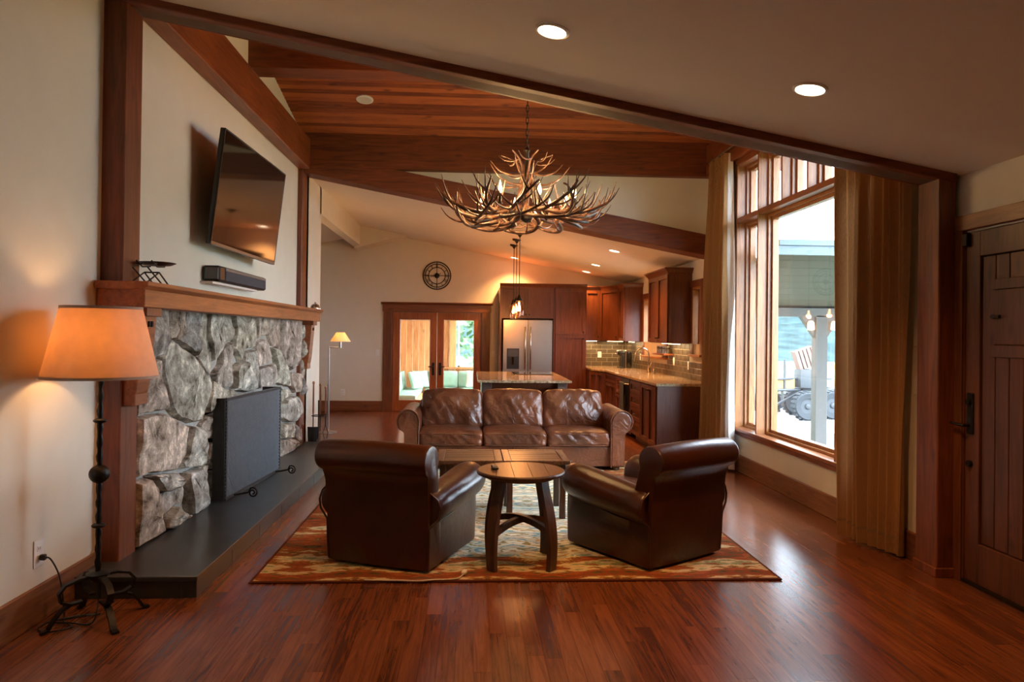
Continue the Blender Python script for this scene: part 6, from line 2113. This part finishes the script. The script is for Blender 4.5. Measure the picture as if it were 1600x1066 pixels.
for sgn in (-1, 1):
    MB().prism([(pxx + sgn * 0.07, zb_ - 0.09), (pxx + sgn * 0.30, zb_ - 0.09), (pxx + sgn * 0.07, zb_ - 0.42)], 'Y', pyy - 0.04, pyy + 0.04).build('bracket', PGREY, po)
    ln = MB().lathe([(0.025, 0.12), (0.045, 0.09), (0.05, 0.0), (0.02, -0.01)], (pxx + sgn * 0.17, pyy - 0.09, zb_ - 0.28), 10).build('lantern', emis('lantern_glow', (1.0, 0.62, 0.34), 3) if sgn < 0 else MATS['lantern_glow'], po, 0, 40)  # small warm glowing shape on each side of the post

# rail fence
fe = thing('rail_fence', 'yellow wooden rail fence behind the cart outside', 'fence', (10, 19, GZ))
FENCE = plain('fence_yellow', (0.34, 0.21, 0.075), 0.8)
for z in (0.28, 0.72):
    MB().box(2.0, 26.0, 19.0, 19.06, GZ + z - 0.07 + 0.2, GZ + z + 0.08 + 0.2).build('rail', FENCE, fe)
for k in range(9):
    MB().box(2.5 + k * 2.8, 2.62 + k * 2.8, 19.06, 19.18, GZ - 0.1, 0.85).build('post', FENCE, fe)

# farm cart
gc = thing('farm_cart', 'old farm cart with knobby tyres and a boxy engine outside', 'cart', (6.9, 14.6, GZ))
RUB = plain('tyre_rubber', (0.03, 0.034, 0.038), 0.85, 0, 0.2, 20, 0.3)
CARTM = plain('cart_iron', (0.06, 0.065, 0.07), 0.6, 0.4)


def wheel(x, y, r_=0.29):
    w = MB()
    prof = [(r_ * 0.55, -0.09), (r_ * 0.9, -0.11), (r_, -0.07), (r_, 0.07), (r_ * 0.9, 0.11), (r_ * 0.55, 0.09)]
    w.lathe(prof, (x, y, GZ + 0.02 + r_), 24, 'Y', cap=False)
    for k in range(20):
        a = 2 * math.pi * k / 20
        w.box(-0.025, 0.025, -0.085, 0.085, r_ - 0.02, r_ + 0.018, Matrix.Translation((x, y, GZ + 0.02 + r_)) @ Matrix.Rotation(a, 4, 'Y'))
    t = w.build('tyre', RUB, gc, 0, 40)
    MB().lathe([(r_ * 0.58, -0.06), (r_ * 0.3, -0.03), (0.05, -0.09), (0.02, -0.1)], (x, y, GZ + 0.02 + r_), 16, 'Y').build('hub', CARTM, t, 0, 40)


for (x, y) in ((6.85, 14.45), (7.5, 14.7), (6.35, 15.2), (7.1, 15.5)):
    wheel(x, y)
m = MB()
for (a, b_) in (((6.15, 14.6, 0.42), (7.8, 14.9, 0.42)), ((6.15, 15.2, 0.42), (7.8, 15.5, 0.42)), ((6.15, 14.6, 0.42), (6.15, 15.2, 0.42)), ((7.8, 14.9, 0.42), (7.8, 15.5, 0.42)), ((6.5, 14.7, 0.42), (6.5, 14.7, 1.05)), ((6.45, 14.7, 0.1), (6.45, 14.7, 0.42)), ((6.15, 14.6, 0.05), (6.9, 14.7, 0.42)), ((6.9, 14.7, 0.1), (7.6, 14.9, 0.42)), ((6.3, 14.65, 0.65), (7.6, 14.9, 0.65))):
    m.tube([a, b_], 0.028, 6)
m.build('frame', CARTM, gc, 0, 60)
MB().rbox(0.2, 0.17, 0.2, 0.04, 3, None, Matrix.Translation((6.98, 14.75, 0.66))).build('engine', CARTM, gc, 0, 40)
MB().box(6.3, 6.72, 14.7, 15.1, 0.44, 0.66).build('crate', FENCE, gc, 0.01)
MRED = plain('seat_rust', (0.13, 0.08, 0.065), 0.7)
for k in range(5):
    MB().box(-0.2 + k * 0.085, -0.135 + k * 0.085, -0.1, 0.1, -0.2, 0.2, Matrix.Translation((6.93, 14.72, 1.08)) @ Matrix.Rotation(R(-18), 4, 'Y')).build('seat_slat', MRED, gc)
# trees outside the sunroom
for i, (x, y, h, lb) in enumerate(((0.5, 23.5, 4.2, 'broad leafy tree outside the sunroom window'), (-3.6, 20.5, 3.6, 'leafy tree outside the sunroom side window'), (3.0, 27.0, 5.0, 'tall leafy tree beyond the sunroom'))):
    t = thing('leafy_tree', lb, 'tree', (x, y, GZ), group='trees outside the sunroom')
    MB().tube([(x, y, GZ), (x + 0.05, y, h * 0.45), (x, y, h * 0.7)], [0.14, 0.1, 0.05], 8).build('trunk', BARREL_Z, t, 0, 60)
    m = MB()
    rt_ = random.Random(20 + i)
    for k in range(900):
        th, ph, q = rt_.uniform(0, 6.283), math.acos(rt_.uniform(-1, 1)), rt_.random() ** 0.4
        c = Vector((x + 1.7 * q * math.sin(ph) * math.cos(th), y + 1.7 * q * math.sin(ph) * math.sin(th), h * 0.6 + h * 0.5 * q * math.cos(ph)))
        d1_ = Vector((rt_.uniform(-1, 1), rt_.uniform(-1, 1), rt_.uniform(-1, 1))).normalized() * 0.17
        d2_ = d1_.orthogonal().normalized() * 0.10
        m.add([c - d1_, c + d2_, c + d1_, c - d2_], [(0, 1, 2, 3)])
    tag(m.build('foliage', plain('leaf_green', (0.13, 0.21, 0.10), 0.9, 0, 0.4, 3) if 'leaf_green' not in MATS else MATS['leaf_green'], t), kind='stuff')
# eave of the house outside the tall window
ev = thing('roof_eave', 'reddish rafter tails of the eave above the tall window', 'eave', (3.6, 6.6, 3.4), kind='structure')
MB().box(XR + 0.2, 4.1, 4.0, 9.5, 3.86, 3.95).build('deck', TIMBER_Y, ev)
for k in range(7):
    y = 4.6 + k * 0.75
    MB().box(XR + 0.2, 4.0, y, y + 0.09, 3.66, 3.86).build('rafter', TIMBER_X, ev)
